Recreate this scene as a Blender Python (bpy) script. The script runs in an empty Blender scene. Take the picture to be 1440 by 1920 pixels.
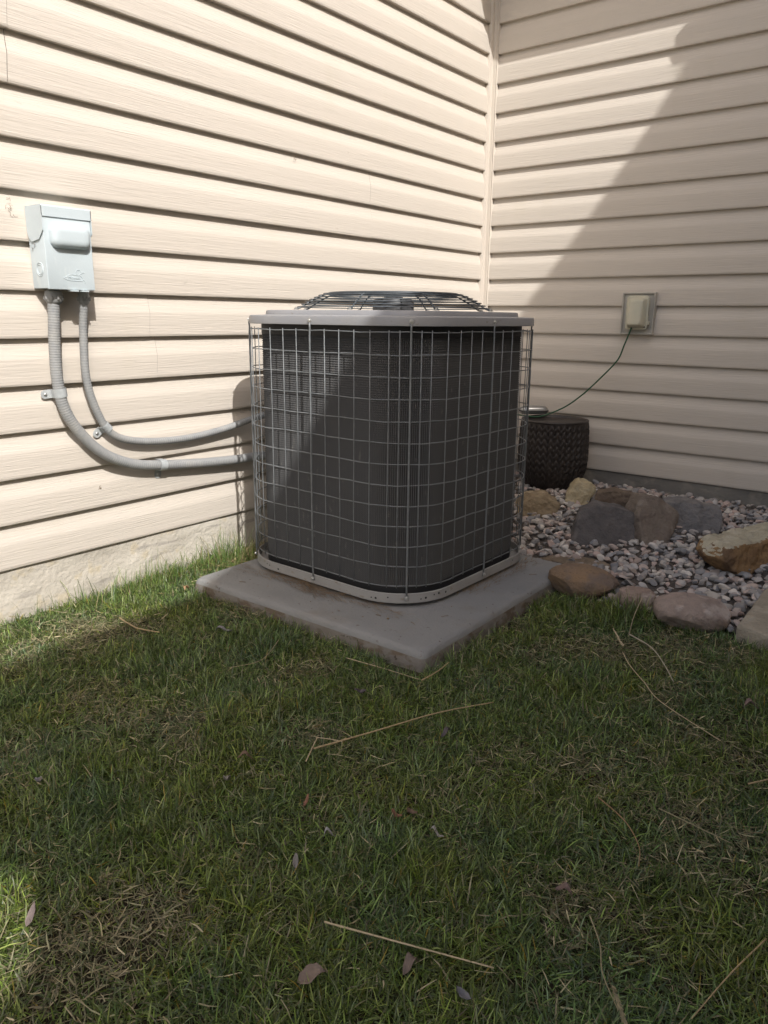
import bpy, math, random
import numpy as np
from mathutils import Vector, Matrix, noise
random.seed(7); rng = np.random.default_rng(11)
sc = bpy.context.scene
COL = sc.collection
PI = math.pi

# ---------------------------------------------------------------- camera
CAM = np.array([1.9578186, -3.2415724, 0.8127140]); FPX = 1406.78
YAW, PIT, ROL = -0.6665956, 0.2539908, 0.0104298
_cy, _sy = math.cos(YAW), math.sin(YAW)
FWD = np.array([_sy*math.cos(PIT), _cy*math.cos(PIT), -math.sin(PIT)])
_R = np.array([_cy, -_sy, 0.0]); _U = np.cross(_R, FWD)
RGT = _R*math.cos(ROL)+_U*math.sin(ROL); UPV = -_R*math.sin(ROL)+_U*math.cos(ROL)
cd = bpy.data.cameras.new('camera'); cam = bpy.data.objects.new('camera', cd); COL.objects.link(cam)
cd.sensor_fit = 'VERTICAL'; cd.sensor_height = 24.0; cd.lens = FPX/1920*24.0
cd.clip_start = 0.02; cd.clip_end = 400
cam.matrix_world = Matrix(((RGT[0], UPV[0], -FWD[0], CAM[0]), (RGT[1], UPV[1], -FWD[1], CAM[1]),
                           (RGT[2], UPV[2], -FWD[2], CAM[2]), (0, 0, 0, 1)))
sc.camera = cam

# ---------------------------------------------------------------- world, sun, exposure
SUN = Vector((1.0, -0.55, 1.07)).normalized()          # towards the sun
w = bpy.data.worlds.new('World'); sc.world = w; w.use_nodes = True
nt = w.node_tree; nt.nodes.clear()
sky = nt.nodes.new('ShaderNodeTexSky'); sky.sky_type = 'NISHITA'; sky.sun_disc = False
sky.sun_elevation = math.asin(SUN.z); sky.sun_rotation = math.atan2(SUN.x, SUN.y)
sky.air_density = 1.0; sky.dust_density = 4.0; sky.ozone_density = 0.3
bg = nt.nodes.new('ShaderNodeBackground'); bg.inputs['Strength'].default_value = 0.115
wo = nt.nodes.new('ShaderNodeOutputWorld')
nt.links.new(sky.outputs[0], bg.inputs[0]); nt.links.new(bg.outputs[0], wo.inputs[0])
sl = bpy.data.lights.new('sun', 'SUN'); sl.energy = 2.75; sl.angle = math.radians(0.53); sl.color = (1.0, 0.985, 0.965)
so = bpy.data.objects.new('sun', sl); COL.objects.link(so)
so.rotation_euler = SUN.to_track_quat('Z', 'Y').to_euler(); so.location = (8, -5, 9)
sc.view_settings.view_transform = 'Standard'; sc.view_settings.look = 'None'
sc.view_settings.gamma = 1.0; sc.view_settings.use_curve_mapping = False
sc.view_settings.exposure = 0.82
sc.cycles.max_bounces = 8; sc.cycles.diffuse_bounces = 5

# ---------------------------------------------------------------- helpers
class MB:
    def __init__(s): s.v = []; s.f = []; s.m = []; s.c = []
    def add(s, vs, fs, mi=0, col=None):
        o = len(s.v); s.v += [tuple(v) for v in vs]; s.f += [tuple(i+o for i in f) for f in fs]; s.m += [mi]*len(fs)
        if col is not None: s.c += [col]*len(vs)
        return s
    def build(s, name, mats, parent=None, smooth=True, loc=None, ang=35):
        me = bpy.data.meshes.new(name); me.from_pydata(s.v, [], s.f)
        for m in (mats if isinstance(mats, (list, tuple)) else [mats]): me.materials.append(m)
        if any(s.m): me.polygons.foreach_set('material_index', s.m)
        if s.c:
            a = me.color_attributes.new('tint', 'FLOAT_COLOR', 'POINT')
            a.data.foreach_set('color', np.array([list(c)+[1.0] for c in s.c], dtype=np.float32).ravel())
        if smooth:
            me.shade_smooth()
            if ang: me.set_sharp_from_angle(angle=math.radians(ang))
        me.update()
        return link(name, me, parent, loc)

def link(name, me, parent=None, loc=None):
    o = bpy.data.objects.new(name, me); COL.objects.link(o)
    if parent is not None: o.parent = parent
    if loc is not None: o.location = loc
    return o

def thing(name, label, cat, loc=(0, 0, 0), rz=0.0, group=None):
    o = bpy.data.objects.new(name, None); COL.objects.link(o); o.location = loc; o.rotation_euler = (0, 0, rz)
    o.empty_display_size = 0.05
    return tag(o, label, cat, group)

def tag(o, label, cat, group=None, kind=None):
    o['label'] = label; o['category'] = cat
    if group: o['group'] = group
    if kind: o['kind'] = kind
    return o

def box_vf(x0, x1, y0, y1, z0, z1):
    v = [(x0, y0, z0), (x1, y0, z0), (x1, y1, z0), (x0, y1, z0), (x0, y0, z1), (x1, y0, z1), (x1, y1, z1), (x0, y1, z1)]
    return v, [(0, 3, 2, 1), (4, 5, 6, 7), (0, 1, 5, 4), (1, 2, 6, 5), (2, 3, 7, 6), (3, 0, 4, 7)]

def loft(rings, close=True, cap0=False, cap1=False):
    n = len(rings[0]); v = [p for r in rings for p in r]; f = []
    for i in range(len(rings)-1):
        for j in range(n if close else n-1):
            k = (j+1) % n
            f.append((i*n+j, i*n+k, (i+1)*n+k, (i+1)*n+j))
    if cap0: f.append(tuple(reversed(range(n))))
    if cap1: f.append(tuple((len(rings)-1)*n+j for j in range(n)))
    return v, f

def rrect(a, b, r, n=6):
    """rounded rectangle outline in 2D, half sizes a, b"""
    pts = []
    for sx, sy, a0 in ((1, 1, 0), (-1, 1, 90), (-1, -1, 180), (1, -1, 270)):
        for i in range(n+1):
            t = math.radians(a0+90*i/n); pts.append((sx*(a-r)+r*math.cos(t), sy*(b-r)+r*math.sin(t)))
    return pts

def smooth_path(P, n=8):
    P = [Vector(p) for p in P]; Q = [P[0]*2-P[1]]+P+[P[-1]*2-P[-2]]; out = []
    for i in range(1, len(Q)-2):
        for k in range(n):
            t = k/n; a, b, c, d = Q[i-1:i+3]
            out.append(0.5*((2*b)+(-a+c)*t+(2*a-5*b+4*c-d)*t*t+(-a+3*b-3*c+d)*t*t*t))
    out.append(P[-1]); return out

def resample(P, step):
    P = [Vector(p) for p in P]; L = [0.0]
    for a, b in zip(P, P[1:]): L.append(L[-1]+(b-a).length)
    n = max(2, int(L[-1]/step)); out = []; j = 0
    for i in range(n+1):
        s = L[-1]*i/n
        while j < len(P)-2 and L[j+1] < s: j += 1
        t = (s-L[j])/max(1e-9, L[j+1]-L[j]); out.append(P[j].lerp(P[j+1], min(1, t)))
    return out

def tube_vf(P, rad, seg=8, closed=False, caps=True):
    P = [Vector(p) for p in P]; n = len(P); rings = []
    T = [((P[(i+1) % n] if closed or i < n-1 else P[i])-(P[i-1] if closed or i > 0 else P[i])).normalized() for i in range(n)]
    N = T[0].orthogonal().normalized()
    for i in range(n):
        N = (N-T[i]*N.dot(T[i])).normalized(); B = T[i].cross(N)
        r = rad(i/(n-1)) if callable(rad) else (rad[i] if isinstance(rad, (list, tuple)) else rad)
        rings.append([P[i]+(N*math.cos(2*PI*k/seg)+B*math.sin(2*PI*k/seg))*r for k in range(seg)])
    if closed: rings.append(rings[0])
    return loft(rings, True, caps and not closed, caps and not closed)

def lathe_vf(prof, seg=24, axis='z', c=(0, 0, 0)):
    rings = []
    for r, h in prof:
        ring = []
        for k in range(seg):
            a = 2*PI*k/seg; u, v = r*math.cos(a), r*math.sin(a)
            p = {'z': (u, v, h), 'x': (h, u, v), 'y': (v, h, u)}[axis]
            ring.append((p[0]+c[0], p[1]+c[1], p[2]+c[2]))
        rings.append(ring)
    return loft(rings, True, True, True)

# ---------------------------------------------------------------- materials
def mat(name, base=(0.5, 0.5, 0.5), rough=0.6, metal=0.0, spec=0.4, var=None, vscale=(8, 8, 8), vmix=0.5, bump=None, attr=None,
        sss=0.0, coat=0.0, vdet=6.0, spots=None, trans=0.0, rvar=0.0):
    m = bpy.data.materials.new(name); m.use_nodes = True; t = m.node_tree; n = t.nodes; l = t.links
    b = n['Principled BSDF']; b.inputs['Base Color'].default_value = (*base, 1); b.inputs['Roughness'].default_value = rough
    b.inputs['Metallic'].default_value = metal; b.inputs['Specular IOR Level'].default_value = spec
    tc = n.new('ShaderNodeTexCoord'); src = None
    def mapped(scale):
        mp = n.new('ShaderNodeMapping'); mp.inputs['Scale'].default_value = scale; l.new(tc.outputs['Object'], mp.inputs[0]); return mp.outputs[0]
    def mixc(a, bb, fac, mode='MIX'):
        x = n.new('ShaderNodeMix'); x.data_type = 'RGBA'; x.blend_type = mode
        for s, v in ((x.inputs[6], a), (x.inputs[7], bb)):
            if isinstance(v, tuple): s.default_value = (*v, 1)
            else: l.new(v, s)
        if isinstance(fac, float): x.inputs[0].default_value = fac
        else: l.new(fac, x.inputs[0])
        return x.outputs[2]
    cur = base
    if attr:
        at = n.new('ShaderNodeVertexColor'); at.layer_name = attr; cur = at.outputs[0]
    if var is not None:
        nz = n.new('ShaderNodeTexNoise'); nz.inputs['Scale'].default_value = 1.0; nz.inputs['Detail'].default_value = vdet; nz.inputs['Roughness'].default_value = 0.62
        l.new(mapped(vscale), nz.inputs[0])
        r = n.new('ShaderNodeValToRGB'); r.color_ramp.elements[0].position = 0.5-0.22*vmix; r.color_ramp.elements[1].position = 0.5+0.22*vmix
        l.new(nz.outputs[0], r.inputs[0]); cur = mixc(cur, var, r.outputs[0])
        if rvar:
            ma = n.new('ShaderNodeMath'); ma.operation = 'MULTIPLY_ADD'; l.new(nz.outputs[0], ma.inputs[0]); ma.inputs[1].default_value = rvar; ma.inputs[2].default_value = rough-rvar/2
            l.new(ma.outputs[0], b.inputs['Roughness'])
    if spots:
        for (scale, lo, hi, colr, amt) in spots:
            nz = n.new('ShaderNodeTexNoise'); nz.inputs['Scale'].default_value = 1.0; nz.inputs['Detail'].default_value = 4
            l.new(mapped(scale), nz.inputs[0])
            r = n.new('ShaderNodeValToRGB'); r.color_ramp.elements[0].position = lo; r.color_ramp.elements[1].position = hi
            r.color_ramp.elements[0].color = (0, 0, 0, 1); r.color_ramp.elements[1].color = (amt, amt, amt, 1)
            l.new(nz.outputs[0], r.inputs[0]); cur = mixc(cur, colr, r.outputs[0])
    if not isinstance(cur, tuple): l.new(cur, b.inputs['Base Color'])
    if bump:
        last = None
        for (scale, dist, det) in bump:
            nz = n.new('ShaderNodeTexNoise'); nz.inputs['Scale'].default_value = 1.0; nz.inputs['Detail'].default_value = det
            l.new(mapped(scale), nz.inputs[0])
            bp = n.new('ShaderNodeBump'); bp.inputs['Strength'].default_value = 1.0; bp.inputs['Distance'].default_value = dist
            l.new(nz.outputs[0], bp.inputs['Height'])
            if last is not None: l.new(last, bp.inputs['Normal'])
            last = bp.outputs[0]
        l.new(last, b.inputs['Normal'])
    if trans:
        tr = n.new('ShaderNodeBsdfTranslucent'); ms = n.new('ShaderNodeMixShader'); ms.inputs[0].default_value = trans
        if isinstance(cur, tuple): tr.inputs[0].default_value = (*cur, 1)
        else: l.new(cur, tr.inputs[0])
        l.new(b.outputs[0], ms.inputs[1]); l.new(tr.outputs[0], ms.inputs[2]); l.new(ms.outputs[0], n['Material Output'].inputs[0])
    return m

SID = (0.560, 0.507, 0.440)
# vinyl siding: wavy wood-grain relief running along the board
def siding_mat(name, along):
    g = [0, 0, 330.0]; g[along] = 14.0
    g2 = [0, 0, 170.0]; g2[along] = 7.0
    big = [1.0, 1.0, 2.0]; big[along] = 0.8
    m = mat(name, SID, rough=0.52, spec=0.35, var=(0.535, 0.482, 0.416), vscale=tuple(big), vmix=2.0,
            bump=[(tuple(g), 0.0008, 2.0), (tuple(g2), 0.0009, 2.0), ((1.4, 1.4, 1.4), 0.006, 1.0)],
            spots=[((26.0, 26.0, 60.0), 0.70, 0.78, (0.36, 0.31, 0.25), 0.35), ((7.0, 7.0, 2.0), 0.6, 0.85, (0.50, 0.45, 0.36), 0.5)])
    return m
M = {}
M['siding_y'] = siding_mat('siding_vinyl_left', 1)
M['siding_x'] = siding_mat('siding_vinyl_right', 0)
M['trim'] = mat('trim_vinyl', (0.60, 0.54, 0.46), rough=0.5, var=(0.55, 0.49, 0.42), vscale=(30, 30, 4), bump=[((40, 40, 8), 0.0006, 3)])
M['concrete'] = mat('foundation_cement', (0.53, 0.49, 0.42), rough=0.93, spec=0.2, var=(0.43, 0.39, 0.33), vscale=(5, 5, 9), vmix=1.0,
                    bump=[((9, 9, 14), 0.012, 6), ((90, 90, 90), 0.0022, 3)], spots=[((18, 18, 18), 0.58, 0.66, (0.48, 0.41, 0.29), 0.6), ((5, 5, 30), 0.6, 0.66, (0.24, 0.22, 0.2), 0.5)])
M['concrete_dark'] = mat('foundation_cement_dark', (0.25, 0.235, 0.205), rough=0.95, spec=0.2, var=(0.17, 0.16, 0.145), vscale=(5, 5, 9), vmix=1.0,
                    bump=[((9, 9, 14), 0.012, 6), ((90, 90, 90), 0.0022, 3)], spots=[((14, 14, 14), 0.55, 0.66, (0.33, 0.30, 0.25), 0.6)])  # darker cement tone for the right wall's foundation
M['sheath'] = mat('wall_backing', (0.10, 0.09, 0.08), rough=0.9)
M['pad'] = mat('pad_concrete', (0.205, 0.203, 0.197), rough=0.8, spec=0.3, var=(0.25, 0.247, 0.238), vscale=(5, 5, 5), vmix=1.3,
               bump=[((160, 160, 160), 0.0014, 3), ((14, 14, 14), 0.005, 3)], spots=[((7, 7, 10), 0.60, 0.78, (0.20, 0.165, 0.125), 0.5), ((60, 60, 60), 0.66, 0.72, (0.10, 0.08, 0.06), 0.8)])
M['metal'] = mat('painted_steel_grey', (0.262, 0.267, 0.285), rough=0.42, spec=0.5, var=(0.27, 0.265, 0.26), vscale=(9, 9, 20), vmix=1.2, rvar=0.2,
                 bump=[((120, 120, 120), 0.0003, 3)], spots=[((50, 50, 90), 0.66, 0.72, (0.18, 0.15, 0.12), 0.5)])
M['basepaint'] = mat('base_pan_paint', (0.31, 0.305, 0.29), rough=0.5, var=(0.26, 0.25, 0.24), vscale=(14, 14, 30), vmix=1.1, spots=[((40, 40, 90), 0.6, 0.7, (0.2, 0.15, 0.1), 0.6)])
M['wire'] = mat('grille_wire_coated', (0.20, 0.212, 0.218), rough=0.4, spec=0.5, var=(0.12, 0.128, 0.13), vscale=(40, 40, 60), vmix=1.0)
M['guardwire'] = mat('guard_wire_coated', (0.085, 0.10, 0.11), rough=0.38, spec=0.5, var=(0.06, 0.07, 0.08), vscale=(40, 40, 40))
M['coil'] = mat('coil_fins', (0.072, 0.0715, 0.070), rough=0.6, metal=0.0, spec=0.35, var=(0.056, 0.0555, 0.055), vscale=(6, 6, 3), vmix=1.3,
                spots=[((90, 90, 30), 0.66, 0.72, (0.17, 0.16, 0.14), 0.5), ((8, 8, 2.5), 0.56, 0.70, (0.07, 0.068, 0.064), 0.6)])
M['dark'] = mat('dark_metal', (0.02, 0.02, 0.021), rough=0.6)
M['motor'] = mat('motor_steel', (0.10, 0.10, 0.105), rough=0.45, metal=0.3, var=(0.05, 0.05, 0.05), vscale=(20, 20, 20))
M['screw'] = mat('zinc_screw', (0.5, 0.5, 0.48), rough=0.35, metal=0.8)
M['whitegrey'] = mat('box_enamel', (0.535, 0.60, 0.62), rough=0.45, spec=0.45, var=(0.48, 0.54, 0.56), vscale=(9, 9, 16), vmix=1.0, bump=[((220, 220, 220), 0.0002, 2)],
                     spots=[((40, 40, 12), 0.62, 0.74, (0.63, 0.67, 0.66), 0.6)])
M['conduit'] = mat('conduit_pvc', (0.245, 0.25, 0.25), rough=0.6, spec=0.3, var=(0.30, 0.30, 0.29), vscale=(26, 26, 26), vmix=0.8, spots=[((9, 9, 9), 0.55, 0.7, (0.38, 0.36, 0.32), 0.6)])
M['fitting'] = mat('fitting_zinc', (0.38, 0.39, 0.39), rough=0.45, metal=0.1, var=(0.3, 0.31, 0.31), vscale=(40, 40, 40))
M['strap'] = mat('strap_galvanised', (0.46, 0.48, 0.48), rough=0.5, metal=0.1, var=(0.34, 0.36, 0.36), vscale=(60, 60, 60), vmix=0.8)
M['outlet'] = mat('outlet_plastic_yellowed', (0.50, 0.47, 0.36), rough=0.35, spec=0.5, var=(0.44, 0.43, 0.34), vscale=(14, 14, 14), bump=[((60, 60, 60), 0.0005, 2)])
M['plate'] = mat('mount_block', (0.40, 0.38, 0.33), rough=0.55, var=(0.35, 0.33, 0.29), vscale=(14, 14, 14))
M['cord'] = mat('green_cord', (0.012, 0.07, 0.028), rough=0.45)
M['pot'] = mat('planter_resin', (0.024, 0.019, 0.017), rough=0.5, spec=0.45, var=(0.042, 0.035, 0.031), vscale=(18, 18, 18), vmix=0.9)
M['silver'] = mat('brushed_silver', (0.42, 0.43, 0.43), rough=0.28, metal=0.85)
M['soil'] = mat('lawn_soil', (0.034, 0.028, 0.019), rough=0.95, spec=0.1, var=(0.06, 0.05, 0.032), vscale=(22, 22, 22), vmix=1.0, bump=[((70, 70, 70), 0.01, 5)],
                spots=[((6, 6, 6), 0.5, 0.65, (0.055, 0.06, 0.025), 0.6)])
M['blade'] = mat('grass_blade', attr='tint', rough=0.42, spec=0.45, trans=0.22)
M['straw'] = mat('dry_straw', attr='tint', rough=0.7, spec=0.25, trans=0.12)
M['pebble'] = mat('pebble_stone', attr='tint', rough=0.8, spec=0.3, bump=[((120, 120, 120), 0.0016, 4)])
M['fibre'] = mat('needle_litter', (0.16, 0.105, 0.06), rough=0.85, var=(0.24, 0.17, 0.10), vscale=(60, 60, 60))
def rockmat(name, a, b, c, streak=(9, 9, 26)):
    return mat(name, a, rough=0.85, spec=0.25, var=b, vscale=streak, vmix=0.6, bump=[((30, 30, 30), 0.012, 8), ((190, 190, 190), 0.003, 5)],
               spots=[((15, 15, 15), 0.52, 0.62, c, 0.8), ((110, 110, 110), 0.6, 0.7, tuple(x*0.5 for x in c), 0.5)])

# ---------------------------------------------------------------- ground shape
def gh(x, y):
    t = min(1.0, max(0.0, (y+1.4)/1.3)); return 0.085*t*t*(3-2*t)
def ghn(x, y):
    t = np.clip((y+1.4)/1.3, 0, 1); return 0.085*t*t*(3-2*t)+0.006*np.sin(x*9.1+y*4.3)*np.sin(y*7.7-x*3.1)*(y < -1.3)
def axis_pts(lo, hi, step, far):
    a = list(np.arange(lo, hi+1e-6, step)); d = step; L = [a[0]]; H = [a[-1]]
    while H[-1] < far: d *= 1.6; H.append(H[-1]+d)
    d = step
    while L[-1] > -far: d *= 1.6; L.append(L[-1]-d)
    return np.array(L[:0:-1]+a+H[1:])
xs = axis_pts(-0.3, 2.6, 0.04, 60); ys = axis_pts(-3.6, 0.3, 0.04, 60)
gx, gy = np.meshgrid(xs, ys); gz = ghn(gx, np.minimum(gy, 0.5))-0.004
V = np.stack([gx, gy, gz], -1).reshape(-1, 3); nx_ = len(xs)
F = [(j*nx_+i, j*nx_+i+1, (j+1)*nx_+i+1, (j+1)*nx_+i) for j in range(len(ys)-1) for i in range(nx_-1)]
g = MB().add(V.tolist(), F).build('ground', M['soil'], ang=None); g['kind'] = 'structure'

# ---------------------------------------------------------------- house walls with lapped siding
EX = 0.12; Z0 = 0.15
LAP = [(-0.021, 0.012), (-0.0205, 0.006), (-0.0180, 0.0), (-0.0012, 0.0), (0.0, 0.0016), (-0.0004, 0.010), (-0.0010, 0.040), (-0.0013, 0.064), (-0.0024, 0.0705),
       (-0.0060, 0.080), (-0.0105, 0.095), (-0.0140, 0.108), (-0.0162, 0.118), (-0.0172, 0.134)]
def board(parent, wall, k, a0, a1, off=0.0, m=None, slant=0.0):
    """one lapped course; wall 0: runs along y at x=0, wall 1: runs along x at y=0"""
    z = Z0+k*EX; mb = MB(); rings = []
    n = max(2, int(abs(a1-a0)/0.35))
    ph = random.random()*9
    for i in range(n+1):
        a = a0+(a1-a0)*i/n; ring = []
        for (d, h) in LAP:
            dd = d+off+0.0007*math.sin(a*2.3+ph+k); hh = h+0.0006*math.sin(a*1.7+ph*2)
            aa = a + (slant*(h/0.12) if i == n else 0)
            ring.append((dd, aa, z+hh) if wall == 0 else (aa, -dd, z+hh))
        rings.append(ring)
    v, f = loft(rings, close=False)
    mb.add(v, f); return mb.build('siding_board', m, parent, ang=50)
NC = 30
lw = thing('house_wall', 'sunlit left wall of cream lapped siding behind the electrical box', 'wall', (0, 0, 0))
SEAMS = {4: -1.868, 5: -1.884, 8: -0.852, 9: -0.862, 10: -2.235, 11: -2.222, 0: -3.05, 1: -3.05, 2: -3.55, 3: -3.55, 6: -3.3, 7: -3.3, 12: -2.9, 13: -2.9}
for k in range(NC):
    e = -0.026+random.uniform(-0.002, 0.002)
    if k in SEAMS:
        s = SEAMS[k]
        board(lw, 0, k, e, s+0.0014, 0.0, M['siding_y'], slant=0.012); board(lw, 0, k, -4.6, s, 0.0012, M['siding_y'], slant=0.012)
    else: board(lw, 0, k, e, -4.6, 0.0, M['siding_y'])
mb = MB().add(*box_vf(-0.22, -0.0215, -4.6, 0.2, Z0+0.004, Z0+NC*EX)); mb.build('wall', M['sheath'], lw, smooth=False)
rw = thing('house_wall', 'right wall of cream lapped siding crossed by a diagonal shadow edge', 'wall', (0, 0, 0))
NR = 20
for k in range(NR):
    e = 0.026+random.uniform(-0.002, 0.002)
    board(rw, 1, k, e, 3.15, 0.0, M['siding_x'])
mb = MB().add(*box_vf(-0.01, 3.15, 0.0215, 0.2, Z0+0.004, Z0+NR*EX)); mb.build('wall', M['sheath'], rw, smooth=False)
# foundations: trowelled cement, slightly uneven face
def foundation(wall, parent):
    mb = MB(); rings = []
    for i in range(121):
        a = -4.6*i/120 if wall == 0 else 3.15*i/120
        ring = []
        for z in np.linspace(-0.12, 0.156, 16):
            d = -0.010+0.004*noise.noise(Vector((a*5, z*9, wall*7)))+0.0022*noise.noise(Vector((a*26, z*30, wall)))
            if z > 0.15: d = -0.010
            ring.append((d, a, z) if wall == 0 else (a, -d, z))
        ring.append((-0.2, a, 0.156) if wall == 0 else (a, 0.2, 0.156))
        rings.append(ring)
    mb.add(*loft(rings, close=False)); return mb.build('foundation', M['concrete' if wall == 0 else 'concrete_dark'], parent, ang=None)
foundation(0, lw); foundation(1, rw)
# inside corner post
prof = [(-0.0190, -0.027), (0.003, -0.027), (0.0042, -0.0262), (0.0042, -0.0235), (0.002, -0.0225), (0.0016, -0.020), (0.0046, -0.0185),
        (0.0052, -0.0060), (0.0060, -0.0052), (0.0185, -0.0046), (0.020, -0.0016), (0.0225, -0.002), (0.0235, -0.0042), (0.0262, -0.0042), (0.027, -0.003), (0.027, 0.019)]
# widen the post's visible faces
prof = [(x*1.0, y*1.0) for x, y in prof]
rings = [[(x, y, z) for x, y in prof] for z in (Z0-0.006, 1.0, 2.0, Z0+NR*EX-0.01)]
MB().add(*loft(rings, close=False)).build('corner_trim', M['trim'], rw, ang=40)
# eave of the right wall, just above the frame
ez = 2.545
ev = MB().add(*box_vf(0.03, 3.15, -0.30, 0.3, ez, ez+0.02)); ev.build('soffit', M['trim'], rw, smooth=False)
ev = MB().add(*box_vf(0.03, 3.15, -0.32, -0.302, ez-0.004, ez+0.17)); ev.build('fascia', M['trim'], rw, smooth=False)
MB().add(*box_vf(1.437, 3.15, -0.345, -0.322, 2.445, ez-0.006)).build('shadow_plate', M['trim'], rw, smooth=False)  # thin plate added under the eave to cut the lit area's right end
MB().add([(0.03, -0.34, ez+0.175), (3.15, -0.34, ez+0.175), (3.15, 2.5, ez+1.3), (0.03, 2.5, ez+1.3), (0.03, -0.34, ez+0.195), (3.15, -0.34, ez+0.195), (3.15, 2.5, ez+1.32), (0.03, 2.5, ez+1.32)],
         [(0, 3, 2, 1), (4, 5, 6, 7), (0, 1, 5, 4), (1, 2, 6, 5), (2, 3, 7, 6), (3, 0, 4, 7)]).build('roof', M['dark'], rw, smooth=False)

# out-of-frame slab added to throw the diagonal shadow, cut for a sun patch
SX = 3.2; SH = (-1.0, 0.55, -1.07)
def uv(u, v): return (u-0.55*SX, v+1.07*SX)
blocker = thing('shadow_slab', 'unseen gable-shaped slab added to shade the lawn and the right wall', 'light blocker')
outl = [uv(-2.9, -5.0), uv(1.735, -5.0), uv(1.735, 1.9), uv(0.80, 1.9), uv(0.47, 1.9), uv(0.465, 0.84), uv(0.42, 0.79), uv(0.30, 0.70), uv(0.127, 0.622), uv(-1.36, 0.03), uv(-1.54, -0.085), uv(-1.80, -0.235), uv(-2.13, -0.25), uv(-2.4, -0.275), uv(-2.9, -0.40)]  # outline steps set by where the shadow edge should fall
hole = [uv(-2.70, -1.24), uv(-2.70, -0.92), uv(-2.36, -0.93), uv(-2.295, -1.00), uv(-2.28, -1.18), uv(-2.34, -1.24)]  # opening made only to let a sun patch onto the lawn
import mathutils.geometry as mg
def slab(x, outl, holes, th):
    loops = [[Vector((p[0], p[1], 0)) for p in l] for l in [outl]+holes]
    tris = mg.tessellate_polygon(loops); P = [p for l in [outl]+holes for p in l]; n = len(P)
    v = [(x, p[0], p[1]) for p in P]+[(x+th, p[0], p[1]) for p in P]
    f = [tuple(t) for t in tris]+[tuple(i+n for i in reversed(t)) for t in tris]; o = 0
    for l in [outl]+holes:
        m = len(l); f += [(o+i, o+(i+1) % m, n+o+(i+1) % m, n+o+i) for i in range(m)]; o += m
    return v, f
v, f = slab(SX, outl, [hole], 0.05)
MB().add(v, f).build('wall', M['trim'], blocker, smooth=False)  # thin slab added to block the sun
mb = MB(); mb.add(*box_vf(SX+0.06, SX+3, outl[0][0]+0.3, outl[1][0], -0.1, 1.3)); mb.build('slab_rear_box', M['trim'], blocker, smooth=False)  # plain box behind the slab, out of view

# ---------------------------------------------------------------- concrete pad
pad = MB(); rings = []
PC = (0.607, -1.492)
for (z, ins, r) in ((-0.05, -0.006, 0.03), (0.0, -0.004, 0.03), (0.016, -0.002, 0.03), (0.033, 0.0, 0.03), (0.0425, 0.003, 0.034), (0.0480, 0.009, 0.04), (0.0502, 0.018, 0.05), (0.0505, 0.06, 0.06), (0.0505, 0.12, 0.06)):
    ring = []
    for (x, y) in rrect(0.423-ins, 0.422-ins, r*0.62, 6):
        ring.append((x, y, z))
    rings.append(ring)
# densify straight sides so the rim can be uneven
def densify(ring, m=10):
    out = []
    for i in range(len(ring)):
        a, b = Vector(ring[i]), Vector(ring[(i+1) % len(ring)])
        k = m if (b-a).length > 0.2 else 1
        for j in range(k): out.append(a.lerp(b, j/k))
    return out
rings = [densify(r, 14) for r in rings]
rings = [[p+Vector((noise.noise(p*9)*0.0022, noise.noise(p*9+Vector((5, 0, 0)))*0.0022, noise.noise(p*6)*0.0012)) for p in r] for r in rings]
v, f = loft(rings, True, False, True)
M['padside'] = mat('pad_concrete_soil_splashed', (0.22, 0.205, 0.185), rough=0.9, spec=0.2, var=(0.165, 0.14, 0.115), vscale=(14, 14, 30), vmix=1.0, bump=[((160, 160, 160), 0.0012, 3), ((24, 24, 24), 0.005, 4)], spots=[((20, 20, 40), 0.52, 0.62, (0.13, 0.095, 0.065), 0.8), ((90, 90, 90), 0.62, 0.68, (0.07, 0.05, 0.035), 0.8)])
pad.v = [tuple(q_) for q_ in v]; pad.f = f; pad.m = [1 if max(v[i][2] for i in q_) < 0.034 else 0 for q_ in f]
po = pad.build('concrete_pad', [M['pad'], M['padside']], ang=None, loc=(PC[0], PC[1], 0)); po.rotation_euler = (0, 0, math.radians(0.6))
tag(po, 'low grey concrete pad with rounded edges under the air conditioner', 'pad')

# ---------------------------------------------------------------- air conditioner condenser
AC = thing('air_conditioner', 'grey outdoor air conditioner unit in a wire cage on the concrete pad', 'air conditioner', (0.533, -1.396, 0), -0.018)
A, R = 0.350, 0.173
def rs(s, a=A, r=R):
    """point on a rounded square (half size a) by arc length s from the middle of the -y side, going +x; returns x, y, nx, ny"""
    L = a-r; Q = PI/2*r; P4 = 2*L+Q; s = s % (4*P4); k = int((s+L)//P4); q = s-(k*P4)
    if q > P4-L+1e-9: q -= P4
    if q <= L: x, y, nx, ny = q, -a, 0.0, -1.0
    elif q <= L+Q:
        t = (q-L)/r; x, y, nx, ny = L+r*math.sin(t), -L-r*math.cos(t), math.sin(t), -math.cos(t)
    else: x, y, nx, ny = a, -L+(q-L-Q), 1.0, 0.0
    for _ in range(k): x, y, nx, ny = -y, x, -ny, nx
    return x, y, nx, ny
def rsq(a, r, z, n=10):
    L = a-r; out = []
    for k in range(4):
        base = [(L+r*math.sin(t*PI/2/n), -L-r*math.cos(t*PI/2/n)) for t in range(n+1)]
        base = [(-L+2*L*j/4*1.0, -a) for j in range(0, 4)]+base
        for (x, y) in base:
            for _ in range(k): x, y = -y, x
            out.append((x, y, z))
    return out
def circ_like(ring, rad, z):
    return [((x/math.hypot(x, y))*rad, (y/math.hypot(x, y))*rad, z) for x, y, _ in ring]
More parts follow.
